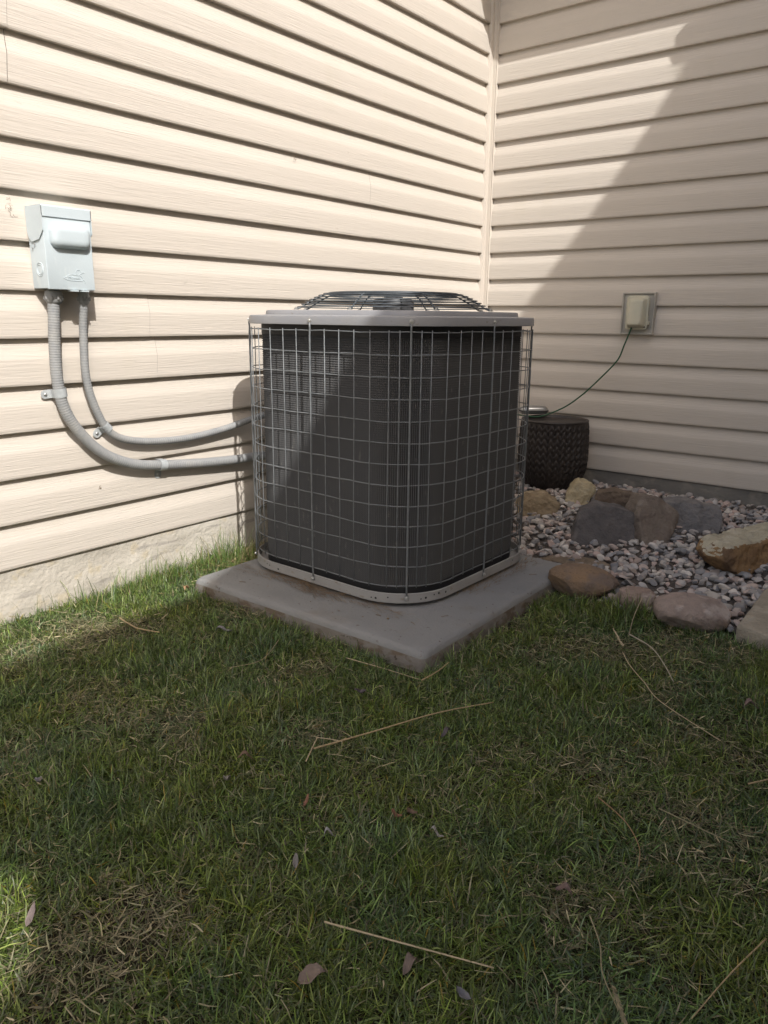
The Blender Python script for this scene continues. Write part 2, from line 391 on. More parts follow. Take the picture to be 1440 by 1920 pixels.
# base pan
rr = [rsq(0.318, 0.15, 0.0495), rsq(0.326, 0.155, 0.054), rsq(0.334, 0.16, 0.0605), rsq(0.3515, 0.1745, 0.0612), rsq(0.3535, 0.1765, 0.063), rsq(0.3525, 0.1755, 0.088), rsq(0.3495, 0.1725, 0.0895), rsq(0.3475, 0.1705, 0.0885), rsq(0.347, 0.170, 0.066), rsq(0.30, 0.14, 0.066)]
MB().add(*loft(rr, True, False, True)).build('base_pan', M['basepaint'], AC, ang=30)
# holes punched in the rim (dark plugs)
hp = MB()
for s in (-0.20, -0.188, 0.215, 0.228, 0.262, 0.352, 0.366, 0.392, 0.408, 0.435, 0.80, -0.15):
    x, y, nx, ny = rs(s); z = 0.076+0.004*math.sin(s*50); t = Vector((-ny, nx, 0)); c = Vector((x+nx*0.0033, y+ny*0.0033, z)); r_ = 0.0022 if int(s*1000) % 3 else 0.0034
    vs = [c+t*r_*math.cos(a*PI/4)+Vector((0, 0, 1))*r_*math.sin(a*PI/4) for a in range(8)]; hp.add(vs, [tuple(range(8))])
hp.build('rim_holes', M['dark'], AC, smooth=False)['kind'] = 'stuff'
# coil: horizontally ribbed fin pack, real ridges
NRIB = 112; dzr = (0.790-0.094)/NRIB; ac, rc = 0.3165, 0.1395; PERC = 4*(2*(ac-rc)+PI/2*rc); NV = 2*int(PERC/0.0056)
base = [rs(PERC*k/NV, ac, rc) for k in range(NV)]; crow = []
def fin_ring(off, z):
    return [(x+nx*(off+(0.0010 if k % 2 else -0.0010)), y+ny*(off+(0.0010 if k % 2 else -0.0010)), z) for k, (x, y, nx, ny) in enumerate(base)]
for i in range(NRIB):
    z = 0.094+dzr*i; crow += [fin_ring(0.0016, z+dzr*0.05), fin_ring(-0.0016, z+dzr*0.93)]
MB().add(*loft(crow, True)).build('coil', M['coil'], AC, smooth=False)
MB().add(*loft([rsq(0.3195, 0.142, 0.066), rsq(0.3195, 0.142, 0.0955), rsq(0.31, 0.135, 0.0955)], True)).build('coil_foot', M['dark'], AC)
MB().add(*loft([rsq(0.3195, 0.142, 0.792), rsq(0.3195, 0.142, 0.762), rsq(0.31, 0.135, 0.760)], True)).build('coil_header', M['dark'], AC)
MB().add(*loft([rsq(0.20, 0.08, 0.10)], True, False, True) if False else box_vf(-0.2, 0.2, -0.2, 0.2, 0.10, 0.104)).build('pan_floor', M['dark'], AC, smooth=False)
# top cover
rr = [rsq(0.346, 0.169, 0.796), rsq(0.3535, 0.1765, 0.7915), rsq(0.3545, 0.1775, 0.7925), rsq(0.3545, 0.1775, 0.8095), rsq(0.3530, 0.176, 0.8140), rsq(0.3490, 0.172, 0.8155),
      rsq(0.3150, 0.150, 0.8165), rsq(0.3115, 0.147, 0.8175), rsq(0.3100, 0.1455, 0.8265), rsq(0.3080, 0.1435, 0.8292), rsq(0.3030, 0.1385, 0.8302)]
last = rr[-1]
rr += [circ_like(last, 0.292, 0.8305), circ_like(last, 0.284, 0.8300), circ_like(last, 0.281, 0.8260), circ_like(last, 0.279, 0.76)]
MB().add(*loft(rr, True)).build('top_cover', M['metal'], AC, ang=28)
# cage
wm = M['wire']
ZH = [0.1095+0.0556*i for i in range(13)]
hw = None
for i, z in enumerate(ZH):
    pts = []; per = 4*(2*(A-R)+PI/2*R); N = 72
    for k in range(N):
        x, y, nx, ny = rs(per*k/N); jz = 0.0009*math.sin(k*0.9+i*2.1)+0.0005*math.sin(k*2.3+i)
        jr = 0.0012*math.sin(k*0.55+i*1.3)
        pts.append((x+nx*jr, y+ny*jr, z+jz))
    v, f = tube_vf(pts, 0.0016, 6, closed=True); MB().add(v, f).build('horizontal_wire', wm, AC, ang=None)
q = [0.051, 0.103, 0.155, 0.2065, 0.257, 0.284, 0.3385, 0.366, 0.4155, 0.467, 0.519, 0.571]
P4 = 2*(A-R)+PI/2*R
vw = None
for side in range(4):
    for s in q:
        x, y, nx, ny = rs(side*P4+s); ox, oy = nx*0.0026, ny*0.0026
        j = random.uniform(-0.0012, 0.0012)
        v, f = tube_vf([(x+ox-ny*j, y+oy+nx*j, 0.1055), (x+ox+ny*j, y+oy, 0.3), (x+ox-ny*j, y+oy+nx*j, 0.55), (x+ox, y+oy, 0.7815)], 0.00135, 6)
        MB().add(v, f).build('vertical_wire', wm, AC, ang=None)
for side in range(4):
    for s in (0.0, 0.3115):
        x, y, nx, ny = rs(side*P4+s); mb = MB()
        def pt(o, z): return (x+nx*o, y+ny*o, z)
        mb.add(*tube_vf([pt(0.0045, 0.086), pt(0.0055, 0.100), pt(0.0055, 0.45), pt(0.0055, 0.765), pt(0.0045, 0.784), pt(0.0060, 0.797)], 0.0025, 8))
        # flattened eyes at both ends
        for zc in (0.0785, 0.803):
            r_ = 0.0062; t = Vector((-ny, nx, 0)); c0 = Vector((x+nx*0.0055, y+ny*0.0055, zc)) if zc < 0.5 else Vector((x+nx*0.0062, y+ny*0.0062, zc))
            ra = [c0+t*r_*math.cos(a*PI/6)+Vector((0, 0, 1))*r_*1.1*math.sin(a*PI/6) for a in range(12)]
            rb = [p+Vector((nx, ny, 0))*0.0014 for p in ra]
            mb.add(*loft([ra, rb], True, True, True)) if zc < 0.5 else None
        mb.build('support_rod', wm, AC, ang=None)
        for zc, oo in ((0.0785, 0.0072), (0.803, 0.0048)):
            t = Vector((-ny, nx, 0)); n3 = Vector((nx, ny, 0)); up = Vector((0, 0, 1)); c0 = Vector((x, y, zc))+n3*oo; rs_ = []
            for (rad, h, hexa) in ((0.0060, 0, 0), (0.0060, 0.0011, 0), (0.0037, 0.0012, 1), (0.0037, 0.0040, 1), (0.0030, 0.0046, 1)):
                rs_.append([c0+n3*h+(t*math.cos(a*PI/6)+up*math.sin(a*PI/6))*rad*(1.0 if not hexa or a % 2 == 0 else 0.9) for a in range(12)])
            MB().add(*loft(rs_, True, False, True)).build('screw', M['screw'], AC, ang=25)
# fan guard
rad_z = [(0.2630, 0.8400), (0.2520, 0.8475), (0.2410, 0.8545), (0.2295, 0.8612), (0.2175, 0.8674), (0.2050, 0.8732), (0.1915, 0.8782)]
rad_z += [(0.1770-0.0140*i, 0.8812+0.0006*min(i, 4)) for i in range(12)]
for r_, z in [(a*1.085, b) for a, b in rad_z]:
    MB().add(*tube_vf([(r_*math.cos(2*PI*k/64), r_*math.sin(2*PI*k/64), z) for k in range(64)], 0.0016, 6, closed=True)).build('guard_ring', M['guardwire'], AC, ang=None)
for k in range(8):
    a = 2*PI*(k+0.36)/8; c_, s_ = math.cos(a), math.sin(a)
    pr = [(0.292, 0.8335), (0.278, 0.8342), (0.2645, 0.8372), (0.241, 0.8520), (0.2175, 0.8648), (0.1915, 0.8756), (0.14, 0.8792), (0.02, 0.880)]
    pts = smooth_path([(c_*min(r*1.085, 0.304), s_*min(r*1.085, 0.304), z) for r, z in pr], 4)
    mb = MB().add(*tube_vf(pts, 0.0024, 6))
    mb.build('guard_spoke', M['guardwire'], AC, ang=None)
    mb = MB().add(*lathe_vf([(0.0075, 0), (0.0075, 0.002), (0.004, 0.0022), (0.004, 0.006), (0.003, 0.0065)], 10, 'z', (c_*0.300, s_*0.300, 0.8315))); mb.build('screw', M['screw'], AC, ang=25)
MB().add(*lathe_vf([(0.045, 0.79), (0.060, 0.795), (0.062, 0.80), (0.062, 0.857), (0.058, 0.864), (0.030, 0.869), (0.028, 0.871)], 28)).build('fan_motor', M['motor'], AC, ang=30)
for k in range(4):
    a = 2*PI*k/4+0.3; mb = MB(); rows = []
    for i in range(7):
        t = i/6; r_ = 0.06+0.185*t; wd = 0.45-0.16*t
        rows.append([(r_*math.cos(a+wd*(j/4-0.5)*1.6), r_*math.sin(a+wd*(j/4-0.5)*1.6), 0.795+0.035*(j/4-0.5)-0.006*math.sin(PI*j/4)) for j in range(5)])
    mb.add(*loft(rows, close=False)); mb.build('fan_blade', M['motor'], AC, ang=None)
mb = MB().add(*lathe_vf([(0.0, 0.765), (0.055, 0.768), (0.06, 0.79)], 20)); mb.build('fan_hub', M['motor'], AC)
# bent tabs in the lower cage
# litter trapped between the pan and the pad
lit = MB()
for i in range(900):
    x = random.gauss(0.48, 0.14) if i % 4 else random.uniform(0.35, 0.85); y = -1.745-random.random()**2*0.05+0.012*math.sin(x*20)
    if i % 5 == 0: x = 0.885+random.random()**2*0.045; y = random.uniform(-1.55, -1.12)
    a = random.uniform(-0.6, 0.6)+(PI/2 if i % 5 == 0 else 0); L = random.uniform(0.010, 0.035); z = 0.0515+random.random()*0.009
    d = Vector((math.cos(a), math.sin(a), random.uniform(-0.1, 0.15)))*L; p = Vector((x, y, z)); s_ = Vector((-d.y, d.x, 0)).normalized()*0.0006
    m_ = p+d*0.5+s_*random.uniform(-4, 4)+Vector((0, 0, 0.002))
    lit.add([p-s_, p+s_, m_+s_, m_-s_, p+d+s_*.4, p+d-s_*.4], [(0, 1, 2, 3), (3, 2, 4, 5)])
o = lit.build('dry_litter', M['fibre'], ang=None, smooth=False); tag(o, 'dry brown needles and litter caught under the air conditioner rim', 'litter', kind='stuff')

mk = MB()
for (yy, zz, sc_) in ((-1.262, 1.335, 0.006), (-2.262, 1.068, 0.011), (-2.085, 0.325, 0.0035)):
    for k in range(9):
        a = random.uniform(0, 2*PI); p = Vector((0.0004, yy+random.gauss(0, sc_*0.5), zz+random.gauss(0, sc_*0.7))); mk.add(*tube_vf([p, p+Vector((0.0008, math.cos(a)*sc_*0.5, math.sin(a)*sc_*0.5)), p+Vector((0.0002, math.cos(a+.8)*sc_, math.sin(a+.8)*sc_))], 0.00035, 5))
o = mk.build('insect_remains', M['fibre'], ang=None); tag(o, 'tiny brown bits of dried insects stuck to the sunlit siding', 'debris', kind='stuff')
# ---------------------------------------------------------------- electrical disconnect
BX = thing('electrical_box', 'pale grey metal electrical disconnect box on the sunlit wall', 'electrical box', (0, -2.157, 0.873))
W2, H2, D2 = 0.0655, 0.200, 0.074
def yzbox(y0, y1, z0, z1, x0, x1, bev, name, m, n=3, parent=BX):
    rings = []; cy_, cz_ = (y0+y1)/2, (z0+z1)/2; a, b = (y1-y0)/2, (z1-z0)/2
    for (x, ins) in ((x0, 0), (x1-bev, 0), (x1-bev*0.3, bev*0.3), (x1, bev)):
        rings.append([(x, cy_+u, cz_+v) for u, v in rrect(a-ins, b-ins, max(bev*1.0, 0.0006), n)])
    return MB().add(*loft(rings, True, True, True)).build(name, m, parent, ang=30)
yzbox(-W2+0.002, W2-0.002, 0.002, H2-0.008, 0.0, D2-0.004, 0.0015, 'body', M['whitegrey'])
dr = yzbox(-W2+0.0012, W2-0.0012, 0.0, H2-0.024, D2-0.0038, D2+0.0005, 0.0018, 'door', M['whitegrey'])
# hood: wraps top and sides with a clipped skirt
hd = MB(); y0, y1 = -W2-0.0015, W2+0.0015; x1 = D2+0.0035; zt = H2
outl = [(0.0, zt), (x1, zt-0.003), (x1, zt-0.026)]
hd.add([(0, y0, zt), (0, y1, zt), (x1-0.002, y1, zt), (x1-0.002, y0, zt), (x1, y0, zt-0.003), (x1, y1, zt-0.003), (x1, y0, zt-0.027), (x1, y1, zt-0.027), (x1-0.003, y0, zt-0.027), (x1-0.003, y1, zt-0.027)],
       [(0, 3, 2, 1), (3, 4, 5, 2), (4, 6, 7, 5), (6, 8, 9, 7)])
for yy, sgn in ((y0, 1), (y1, -1)):
    pl = [(0.0, zt), (x1-0.002, zt), (x1, zt-0.003), (x1, zt-0.060), (x1-0.022, zt-0.080), (0.020, zt-0.085), (0.006, zt-0.075), (0.0, zt-0.06)]
    n = len(pl); vs = [(a, yy, b) for a, b in pl]+[(a, yy+0.0016*sgn, b) for a, b in pl]
    fs = [tuple(range(n)), tuple(range(2*n-1, n-1, -1))]+[(i, (i+1) % n, n+(i+1) % n, n+i) for i in range(n)]
    hd.add(vs, fs)
hd.build('hood', M['whitegrey'], BX, smooth=False)
# raised handle blister
rings = []
for (h, ins) in ((0, 0), (0.006, 0.0006), (0.013, 0.003), (0.0175, 0.0075), (0.0195, 0.013), (0.020, 0.019)):
    rings.append([(D2+0.0004+h, 0.003+u, 0.128+v) for u, v in rrect(0.0535-ins, 0.0285-ins, max(0.004, 0.018-ins*0.6), 6)])
MB().add(*loft(rings, True, False, True)).build('blister', M['whitegrey'], dr if False else BX, ang=None)
# knockout on the near side
ko = MB()
for r0 in (0.0165, 0.0120):
    ko.add(*tube_vf([(0.040+r0*math.cos(k*PI/12), -W2+0.0018, 0.048+r0*1.0*math.sin(k*PI/12)) for k in range(24)], 0.0011, 6, closed=True))
ko.build('knockout', M['whitegrey'], BX, ang=None)
for (xx, zz) in ((0.052, H2-0.070), (0.018, H2-0.100), (0.030, H2-0.092)):
    MB().add(*lathe_vf([(0.0026, -W2-0.0014), (0.0026, -W2-0.0002), (0.0016, -W2+0.0004)], 10, 'y', (xx, 0, zz))).build('rivet', M['fitting'], BX)
# hasp tabs below the door
for yy in (0.004, 0.033):
    MB().add(*box_vf(D2-0.012, D2+0.006, yy-0.010, yy+0.010, -0.004, -0.0008)).build('hasp', M['whitegrey'], BX, smooth=False)
# embossed duck with lettering
em = MB()
def yzline(pts, r=0.0007, sm=6): em.add(*tube_vf(smooth_path([(D2+0.0009, a, b) for a, b in pts], sm), r, 6))
yzline([(-0.022, 0.028), (-0.012, 0.033), (-0.004, 0.0375), (0.006, 0.0375), (0.016, 0.036), (0.0235, 0.036), (0.029, 0.031), (0.031, 0.026), (0.027, 0.0225), (0.012, 0.0225), (-0.004, 0.0232), (-0.015, 0.0255), (-0.022, 0.028)])
yzline([(0.0155, 0.0372), (0.0135, 0.044), (0.0165, 0.049), (0.022, 0.0500), (0.0255, 0.0465), (0.0265, 0.0440), (0.0375, 0.0445), (0.030, 0.0415), (0.0245, 0.0400), (0.0225, 0.0372)])
yzline([(0.031, 0.0265), (0.034, 0.0245), (0.0365, 0.0205), (0.036, 0.0165)])
em.build('emblem', M['whitegrey'], BX, ang=None)
fc = bpy.data.curves.new('lettering', 'FONT'); fc.body = 'Midwest'; fc.size = 0.0120; fc.extrude = 0.0005; fc.align_x = 'CENTER'; fc.align_y = 'CENTER'
tmp = bpy.data.objects.new('tmp', fc); COL.objects.link(tmp); bpy.context.view_layer.update()
me = bpy.data.meshes.new_from_object(tmp.evaluated_get(bpy.context.evaluated_depsgraph_get())); bpy.data.objects.remove(tmp)
me.materials.clear(); me.materials.append(M['whitegrey'])
lt = link('lettering', me, BX); lt.matrix_local = Matrix(((0, 0, 1, D2+0.0012), (0.78, 0, 0, 0.006), (0, 0.85, 0, 0.0300), (0, 0, 0, 1)))
# ---------------------------------------------------------------- conduits
def conduit(pts, r, pitch, label, nut_r, nut_z, loc_y):
    t = thing('electrical_conduit', label, 'conduit', (0.0, 0, 0))
    P = resample(smooth_path(pts, 12), pitch/4)
    rad = [r*(1.02, 1.025, 1.0, 0.955)[i % 4] for i in range(len(P))]
    MB().add(*tube_vf(P, rad, 16)).build('hose', M['conduit'], t, ang=None)
    c = P[0]
    MB().add(*lathe_vf([(nut_r*0.72, nut_z+0.002), (nut_r*0.92, nut_z), (nut_r*0.96, nut_z-0.006), (nut_r, nut_z-0.008), (nut_r, nut_z-0.016), (nut_r*0.95, nut_z-0.024), (nut_r*0.8, nut_z-0.029), (r*1.02, nut_z-0.031)], 20, 'z', (c.x, c.y, 0))).build('locknut', M['fitting'] if r < 0.014 else M['conduit'], t, ang=35)
    mb = MB()
    for k in range(9):
        a = 2*PI*k/9; cc = (c.x+nut_r*0.97*math.cos(a), c.y+nut_r*0.97*math.sin(a), nut_z-0.017)
        vs, fs = lathe_vf([(0.001, -0.006), (0.0034, -0.004), (0.0038, 0.0), (0.0034, 0.004), (0.001, 0.006)], 8, 'z', cc); mb.add(vs, fs)
    mb.build('nut_rib', M['conduit'], t, ang=None)
    return t
conduit([(0.030, -2.186, 0.875), (0.029, -2.1905, 0.80), (0.025, -2.193, 0.743), (0.022, -2.194, 0.646), (0.021, -2.182, 0.567), (0.021, -2.145, 0.498), (0.021, -2.078, 0.429), (0.021, -1.986, 0.385), (0.021, -1.885, 0.367),
         (0.021, -1.733, 0.352), (0.024, -1.60, 0.344), (0.038, -1.504, 0.345), (0.09, -1.42, 0.347), (0.20, -1.36, 0.35)], 0.0150, 0.0068, 'thicker grey ribbed conduit looping from the electrical box, the lower of two', 0.0225, 0.869, 0)
conduit([(0.036, -2.1055, 0.875), (0.036, -2.107, 0.84), (0.027, -2.110, 0.769), (0.022, -2.110, 0.641), (0.020, -2.084, 0.544), (0.0185, -2.04, 0.478), (0.0185, -1.945, 0.447), (0.0185, -1.79, 0.438),
         (0.021, -1.64, 0.451), (0.034, -1.523, 0.475), (0.08, -1.44, 0.50), (0.20, -1.36, 0.54)], 0.0108, 0.0076, 'thinner grey ribbed conduit, the upper of two curving to the air conditioner', 0.0150, 0.869, 0)
def strap(cx_, cy_, cz_, dirn, r, label, ear_sign):
    """one-hole pipe strap; dirn: direction of the pipe in the y-z plane (angle)"""
    t = thing('conduit_strap', label, 'strap', (0, cy_, cz_)); t.rotation_euler = (dirn, 0, 0)   # local y runs along the pipe
    hw = 0.0115; ro = r+0.0016; prof = []
    for k in range(13):
        a = -PI/2+PI*k/12; prof.append((cx_+ro*math.cos(a), ro*math.sin(a)))
    prof = [(0.001, -ro)]+prof+[(0.006, ro), (0.002, ro+0.004), (0.0012, ro+0.010), (0.0012, ro+0.019), (0.0012, ro+0.024), (0.0012, ro+0.027)]
    wds = [hw]*(len(prof)-3)+[hw*0.98, hw*0.75, hw*0.35]
    rings = [[(p[0], -w_, p[1]*ear_sign) for p, w_ in zip(prof, wds)], [(p[0], w_, p[1]*ear_sign) for p, w_ in zip(prof, wds)]]
    mb = MB(); mb.add(*loft(rings, close=False)); o = mb.build('band', M['strap'], t, smooth=False)
    md = o.modifiers.new('thick', 'SOLIDIFY'); md.thickness = 0.0011; md.offset = 0
    MB().add(*lathe_vf([(0.0052, 0.0015), (0.0050, 0.0028), (0.0035, 0.0045), (0.0012, 0.0052)], 12, 'x', (0, 0, ear_sign*(ro+0.015)))).build('screw', M['screw'], t, ang=None)
    return t
strap(0.021, -2.189, 0.608, PI/2+0.12, 0.0150, 'galvanised strap on the vertical run of the thicker conduit', 1)
strap(0.0185, -2.060, 0.502, 2.30, 0.0108, 'galvanised strap holding the thinner conduit at its bend', 1)
strap(0.021, -1.885, 0.367, -0.10, 0.0150, 'galvanised strap on the horizontal run of the thicker conduit', -1)

# ---------------------------------------------------------------- outlet with bubble cover, cord
OB = thing('outlet_box', 'yellowed weatherproof outlet cover on the shaded right wall', 'outlet', (0.768, 0, 0.838))
def xzbox(x0, x1, z0, z1, y0, y1, bev, name, m, parent, r=0.003):
    rings = []; cx_, cz_ = (x0+x1)/2, (z0+z1)/2; a, b = (x1-x0)/2, (z1-z0)/2
    for (y, ins) in ((y0, 0), (y1+bev, 0), (y1+bev*0.3, bev*0.3), (y1, bev)):
        rings.append([(cx_-u, y, cz_+v) for u, v in rrect(a-ins, b-ins, r, 4)])
    return MB().add(*loft(rings, True, True, True)).build(name, m, parent, ang=30)
pl = xzbox(-0.070, 0.070, -0.086, 0.086, 0.012, -0.012, 0.002, 'mounting_plate', M['plate'], OB, 0.002)
# raised lip of the plate
lip = MB(); rA = [[(-u, -0.0115-h, v) for u, v in rrect(a, b, 0.002, 3)] for (a, b, h) in ((0.0695, 0.0855, 0), (0.0695, 0.0855, 0.006), (0.0665, 0.0825, 0.0072), (0.0635, 0.0795, 0.006), (0.0625, 0.0785, 0))]
lip.add(*loft(rA, True)); lip.build('plate_lip', M['plate'], pl, ang=30)
xzbox(-0.040, 0.046, -0.060, 0.068, -0.0125, -0.024, 0.002, 'cover_base', M['outlet'], OB, 0.010)
cv = MB(); rings = []
for (h, ins, zb) in ((0.024, -0.002, 0), (0.032, -0.003, 0), (0.034, 0.004, 0), (0.050, 0.010, 0.004), (0.062, 0.014, 0.010), (0.067, 0.018, 0.014), (0.068, 0.024, 0.02)):
    ring = []
    for u, v in rrect(0.044-ins, 0.066-ins, max(0.006, 0.013-ins*0.3), 5):
        k = 1.0-0.42*((v+0.066)/0.132)          # bubble tapers to the hinge at the top
        hh = 0.032+(h-0.032)*max(0.25, k*1.1) if h > 0.033 else h
        ring.append((0.003-u, -hh, v+0.004))
    rings.append(ring)
cv.add(*loft(rings, True, True, True)); cv.build('bubble_cover', M['outlet'], OB, ang=40)
xzbox(0.046, 0.056, -0.045, -0.032, -0.018, -0.036, 0.001, 'latch', M['outlet'], OB, 0.002)
MB().add(*lathe_vf([(0.003, -0.034), (0.003, -0.0365), (0.001, -0.037)], 10, 'y', (0.040, 0, -0.054))).build('pin', M['dark'], OB)
cordp = [(0.752, -0.028, 0.80), (0.7525, -0.036, 0.775), (0.735, -0.050, 0.708), (0.716, -0.06, 0.646), (0.660, -0.075, 0.575), (0.588, -0.09, 0.497), (0.520, -0.12, 0.437), (0.455, -0.17, 0.400), (0.42, -0.20, 0.390), (0.38, -0.21, 0.392), (0.33, -0.20, 0.392)]
o = MB().add(*tube_vf(smooth_path(cordp, 8), 0.0033, 8)).build('extension_cord', M['cord'], ang=None)
tag(o, 'thin green electric cord hanging from the outlet to the dark planter', 'cord')

# ---------------------------------------------------------------- planter with woven relief
PX, PY, PZ = 0.502, -0.178, 0.078
PL = thing('planter', 'dark brown woven-texture planter pot in the wall corner', 'planter', (PX, PY, PZ))
def prad(t): return 0.106+0.041*math.sin(min(1, t*2.1)*PI/2)**0.75+0.005*math.sin(t*PI)-0.002*t
NCo, NRo = 34, 10; nu, nv = NCo*8, NRo*10; rings = []; HP = 0.300
for j in range(nv+1):
    t = j/nv; ring = []; 
    for i in range(nu):
        u = i/8.0; fu = abs((u % 1)-0.5)*2          # 0 centre .. 1 border of a column
        vv = t*NRo*1.0+fu*0.75+0.06*math.sin(u*3.1); fv = vv % 1
        leaf = (fv**0.6)*(1-0.35*fv**6)
        d = 0.012*(leaf-0.5)*(1-0.2*fu)-0.007*max(0, fu-0.68)/0.32
        edge = min(1, t*12, (1-t)*14)
        r_ = prad(t)+d*edge; a = 2*PI*i/nu
        ring.append((r_*math.cos(a), r_*math.sin(a), HP*t))
    rings.append(ring)
MB().add(*loft(rings, True, True, False)).build('body', M['pot'], PL, ang=None)
MB().add(*lathe_vf([(prad(1)-0.002, HP-0.001), (prad(1)+0.001, HP+0.003), (prad(1)+0.0005, HP+0.008), (prad(1)-0.006, HP+0.010), (prad(1)-0.012, HP+0.008), (prad(1)-0.014, HP-0.02), (prad(0.7)-0.014, HP-0.10)], 64)).build('rim', M['pot'], PL, ang=None)
MB().add(*lathe_vf([(prad(0.7)-0.013, HP-0.09), (0.0, HP-0.085)], 40)).build('soil', M['soil'], PL)
# rounded silver case lying across the back of the pot
sv = thing('metal_case', 'rounded silver case resting on the planter rim behind the air conditioner', 'case', (0.375, -0.140, 0.396)); sv.rotation_euler = (0, 0, math.radians(40))
rings = [[(u, v, z) for u, v in rrect(0.062-i_, 0.036-i_, 0.026-i_*0.5, 6)] for z, i_ in ((0, 0.006), (0.004, 0.001), (0.012, 0), (0.024, 0.001), (0.031, 0.006), (0.0345, 0.014), (0.0350, 0.020))]
MB().add(*loft(rings, True, True, True)).build('shell', M['silver'], sv, ang=None)
rings = [[(u, v, z) for u, v in rrect(0.066-i_, 0.040-i_, 0.028, 6)] for z, i_ in ((0.012, 0.004), (0.0125, 0.0), (0.016, 0.0), (0.0165, 0.004))]
MB().add(*loft(rings, True, False, False)).build('seam_band', M['dark'], sv, ang=None)

# ---------------------------------------------------------------- rocks
def rock(name, label, cen, size, rz, m, seed, block=0.6, cuts=(), rough=0.05, tilt=(0, 0), sub=5, grp=None, cat='rock', top=None):
    import bmesh
    bm = bmesh.new(); bmesh.ops.create_icosphere(bm, subdivisions=sub, radius=1.0)
    off = Vector((seed*3.7, seed*1.3, seed*2.1)); e = block
    rot = Matrix.Rotation(tilt[0], 3, 'X') @ Matrix.Rotation(tilt[1], 3, 'Y')
    rr_ = random.Random(seed)
    cutl = [(Vector(c[:3]).normalized(), c[3]) for c in cuts]
    for _ in range(11 if block < 0.8 else 5):
        n = Vector((rr_.gauss(0, 1), rr_.gauss(0, 1), rr_.gauss(0, 0.8))).normalized(); cutl.append((n, rr_.uniform(0.74, 1.0)))
    for v in bm.verts:
        p = v.co.copy()
        p = Vector([math.copysign(abs(c)**e, c) for c in p])*(1.0 if e > 0.8 else 0.93)
        for n, d in cutl:
            k = p.dot(n)-d
            if k > 0: p -= n*k*0.985
        q = v.co*1.3+off
        p *= 1+rough*noise.noise(q)*1.4+rough*0.6*noise.noise(q*2.7)+rough*0.42*noise.noise(q*7)+rough*0.26*noise.noise(q*17)
        p = Vector((p.x*size[0]/2, p.y*size[1]/2, p.z*size[2]/2)); v.co = rot @ p
    bm.normal_update()
    if top is not None:
        for f_ in bm.faces:
            if f_.normal.z > 0.62+0.12*noise.noise(f_.calc_center_median()*40): f_.material_index = 1
    me = bpy.data.meshes.new(name); bm.to_mesh(me); bm.free(); me.materials.append(m); me.shade_smooth()
    if top is not None: me.materials.append(top); me.set_sharp_from_angle(angle=math.radians(24))
    o = link(name, me, None, cen); o.rotation_euler = (0, 0, rz); tag(o, label, cat, grp); return o
YR = math.radians(38.2)
def at_base(bx, by, depth, h, sink=0.01):
    """centre of a rock whose front foot stands at bx, by"""
    f2 = Vector((FWD[0], FWD[1], 0)).normalized(); c = Vector((bx, by, 0))+f2*depth*0.42
    return (c.x, c.y, gh(c.x, c.y)+h/2-sink)
def hewn(label, base, rz, front, depth, lean, m, seed, rough=0.004, back=0.82, top=None, vox=0.0042):
    """angular rock: hull of a front outline (x, z) and a shrunken back outline, chamfered, re-meshed and roughened; base = middle of its front foot"""
    import bmesh
    rr_ = random.Random(seed); bm = bmesh.new(); xm = sum(p[0] for p in front)/len(front)
    for (x, z) in front: bm.verts.new((x+rr_.uniform(-1, 1)*0.003, lean*z-0.5*depth*0.25*(1 if z < 0.03 else 0)+rr_.uniform(-1, 1)*0.006, z-0.012))
    for (x, z) in front: bm.verts.new((xm+(x-xm)*back+rr_.uniform(-1, 1)*0.006, lean*z+depth+rr_.uniform(-1, 1)*0.010, z*0.96-0.012))
    for (x, z) in front[::2]: bm.verts.new((xm+(x-xm)*1.02, lean*z+depth*0.5, z*1.0-0.012+0.004*rr_.random()))
    r_ = bmesh.ops.convex_hull(bm, input=bm.verts); bmesh.ops.delete(bm, geom=[e for e in r_['geom_interior'] if isinstance(e, bmesh.types.BMVert)], context='VERTS')
    bmesh.ops.dissolve_limit(bm, angle_limit=math.radians(8), verts=bm.verts, edges=bm.edges)
    bmesh.ops.bevel(bm, geom=list(bm.edges), offset=0.007, segments=2, profile=0.6, affect='EDGES')
    me = bpy.data.meshes.new('rock'); bm.to_mesh(me); bm.free()
    o = link('rock', me); md = o.modifiers.new('remesh', 'REMESH'); md.mode = 'VOXEL'; md.voxel_size = vox
    bpy.context.view_layer.update(); ev = o.evaluated_get(bpy.context.evaluated_depsgraph_get()); me2 = bpy.data.meshes.new_from_object(ev); o.modifiers.clear(); o.data = me2; bpy.data.meshes.remove(me)
    off = Vector((seed*3.1, seed*1.7, seed))
    nrm = [v.normal.copy() for v in me2.vertices]
    for v, n_ in zip(me2.vertices, nrm):
        q = v.co+off
        v.co += n_*(rough*1.6*noise.noise(q*16)+rough*1.0*noise.noise(q*38)+rough*0.55*noise.noise(q*95)-rough*0.9*max(0, noise.noise(q*24)-0.22))
    me2.materials.clear(); me2.materials.append(m)
    if top is not None:
        me2.materials.append(top)
        for p in me2.polygons:
            if p.normal.z > 0.68 and p.center.z > 0.04: p.material_index = 1
    me2.shade_smooth(); me2.set_sharp_from_angle(angle=math.radians(40))
    o.location = (base[0], base[1], gh(base[0], base[1]+depth*0.4)-0.002); o.rotation_euler = (0, 0, rz)
    return tag(o, label, 'rock', 'rocks around the gravel bed')
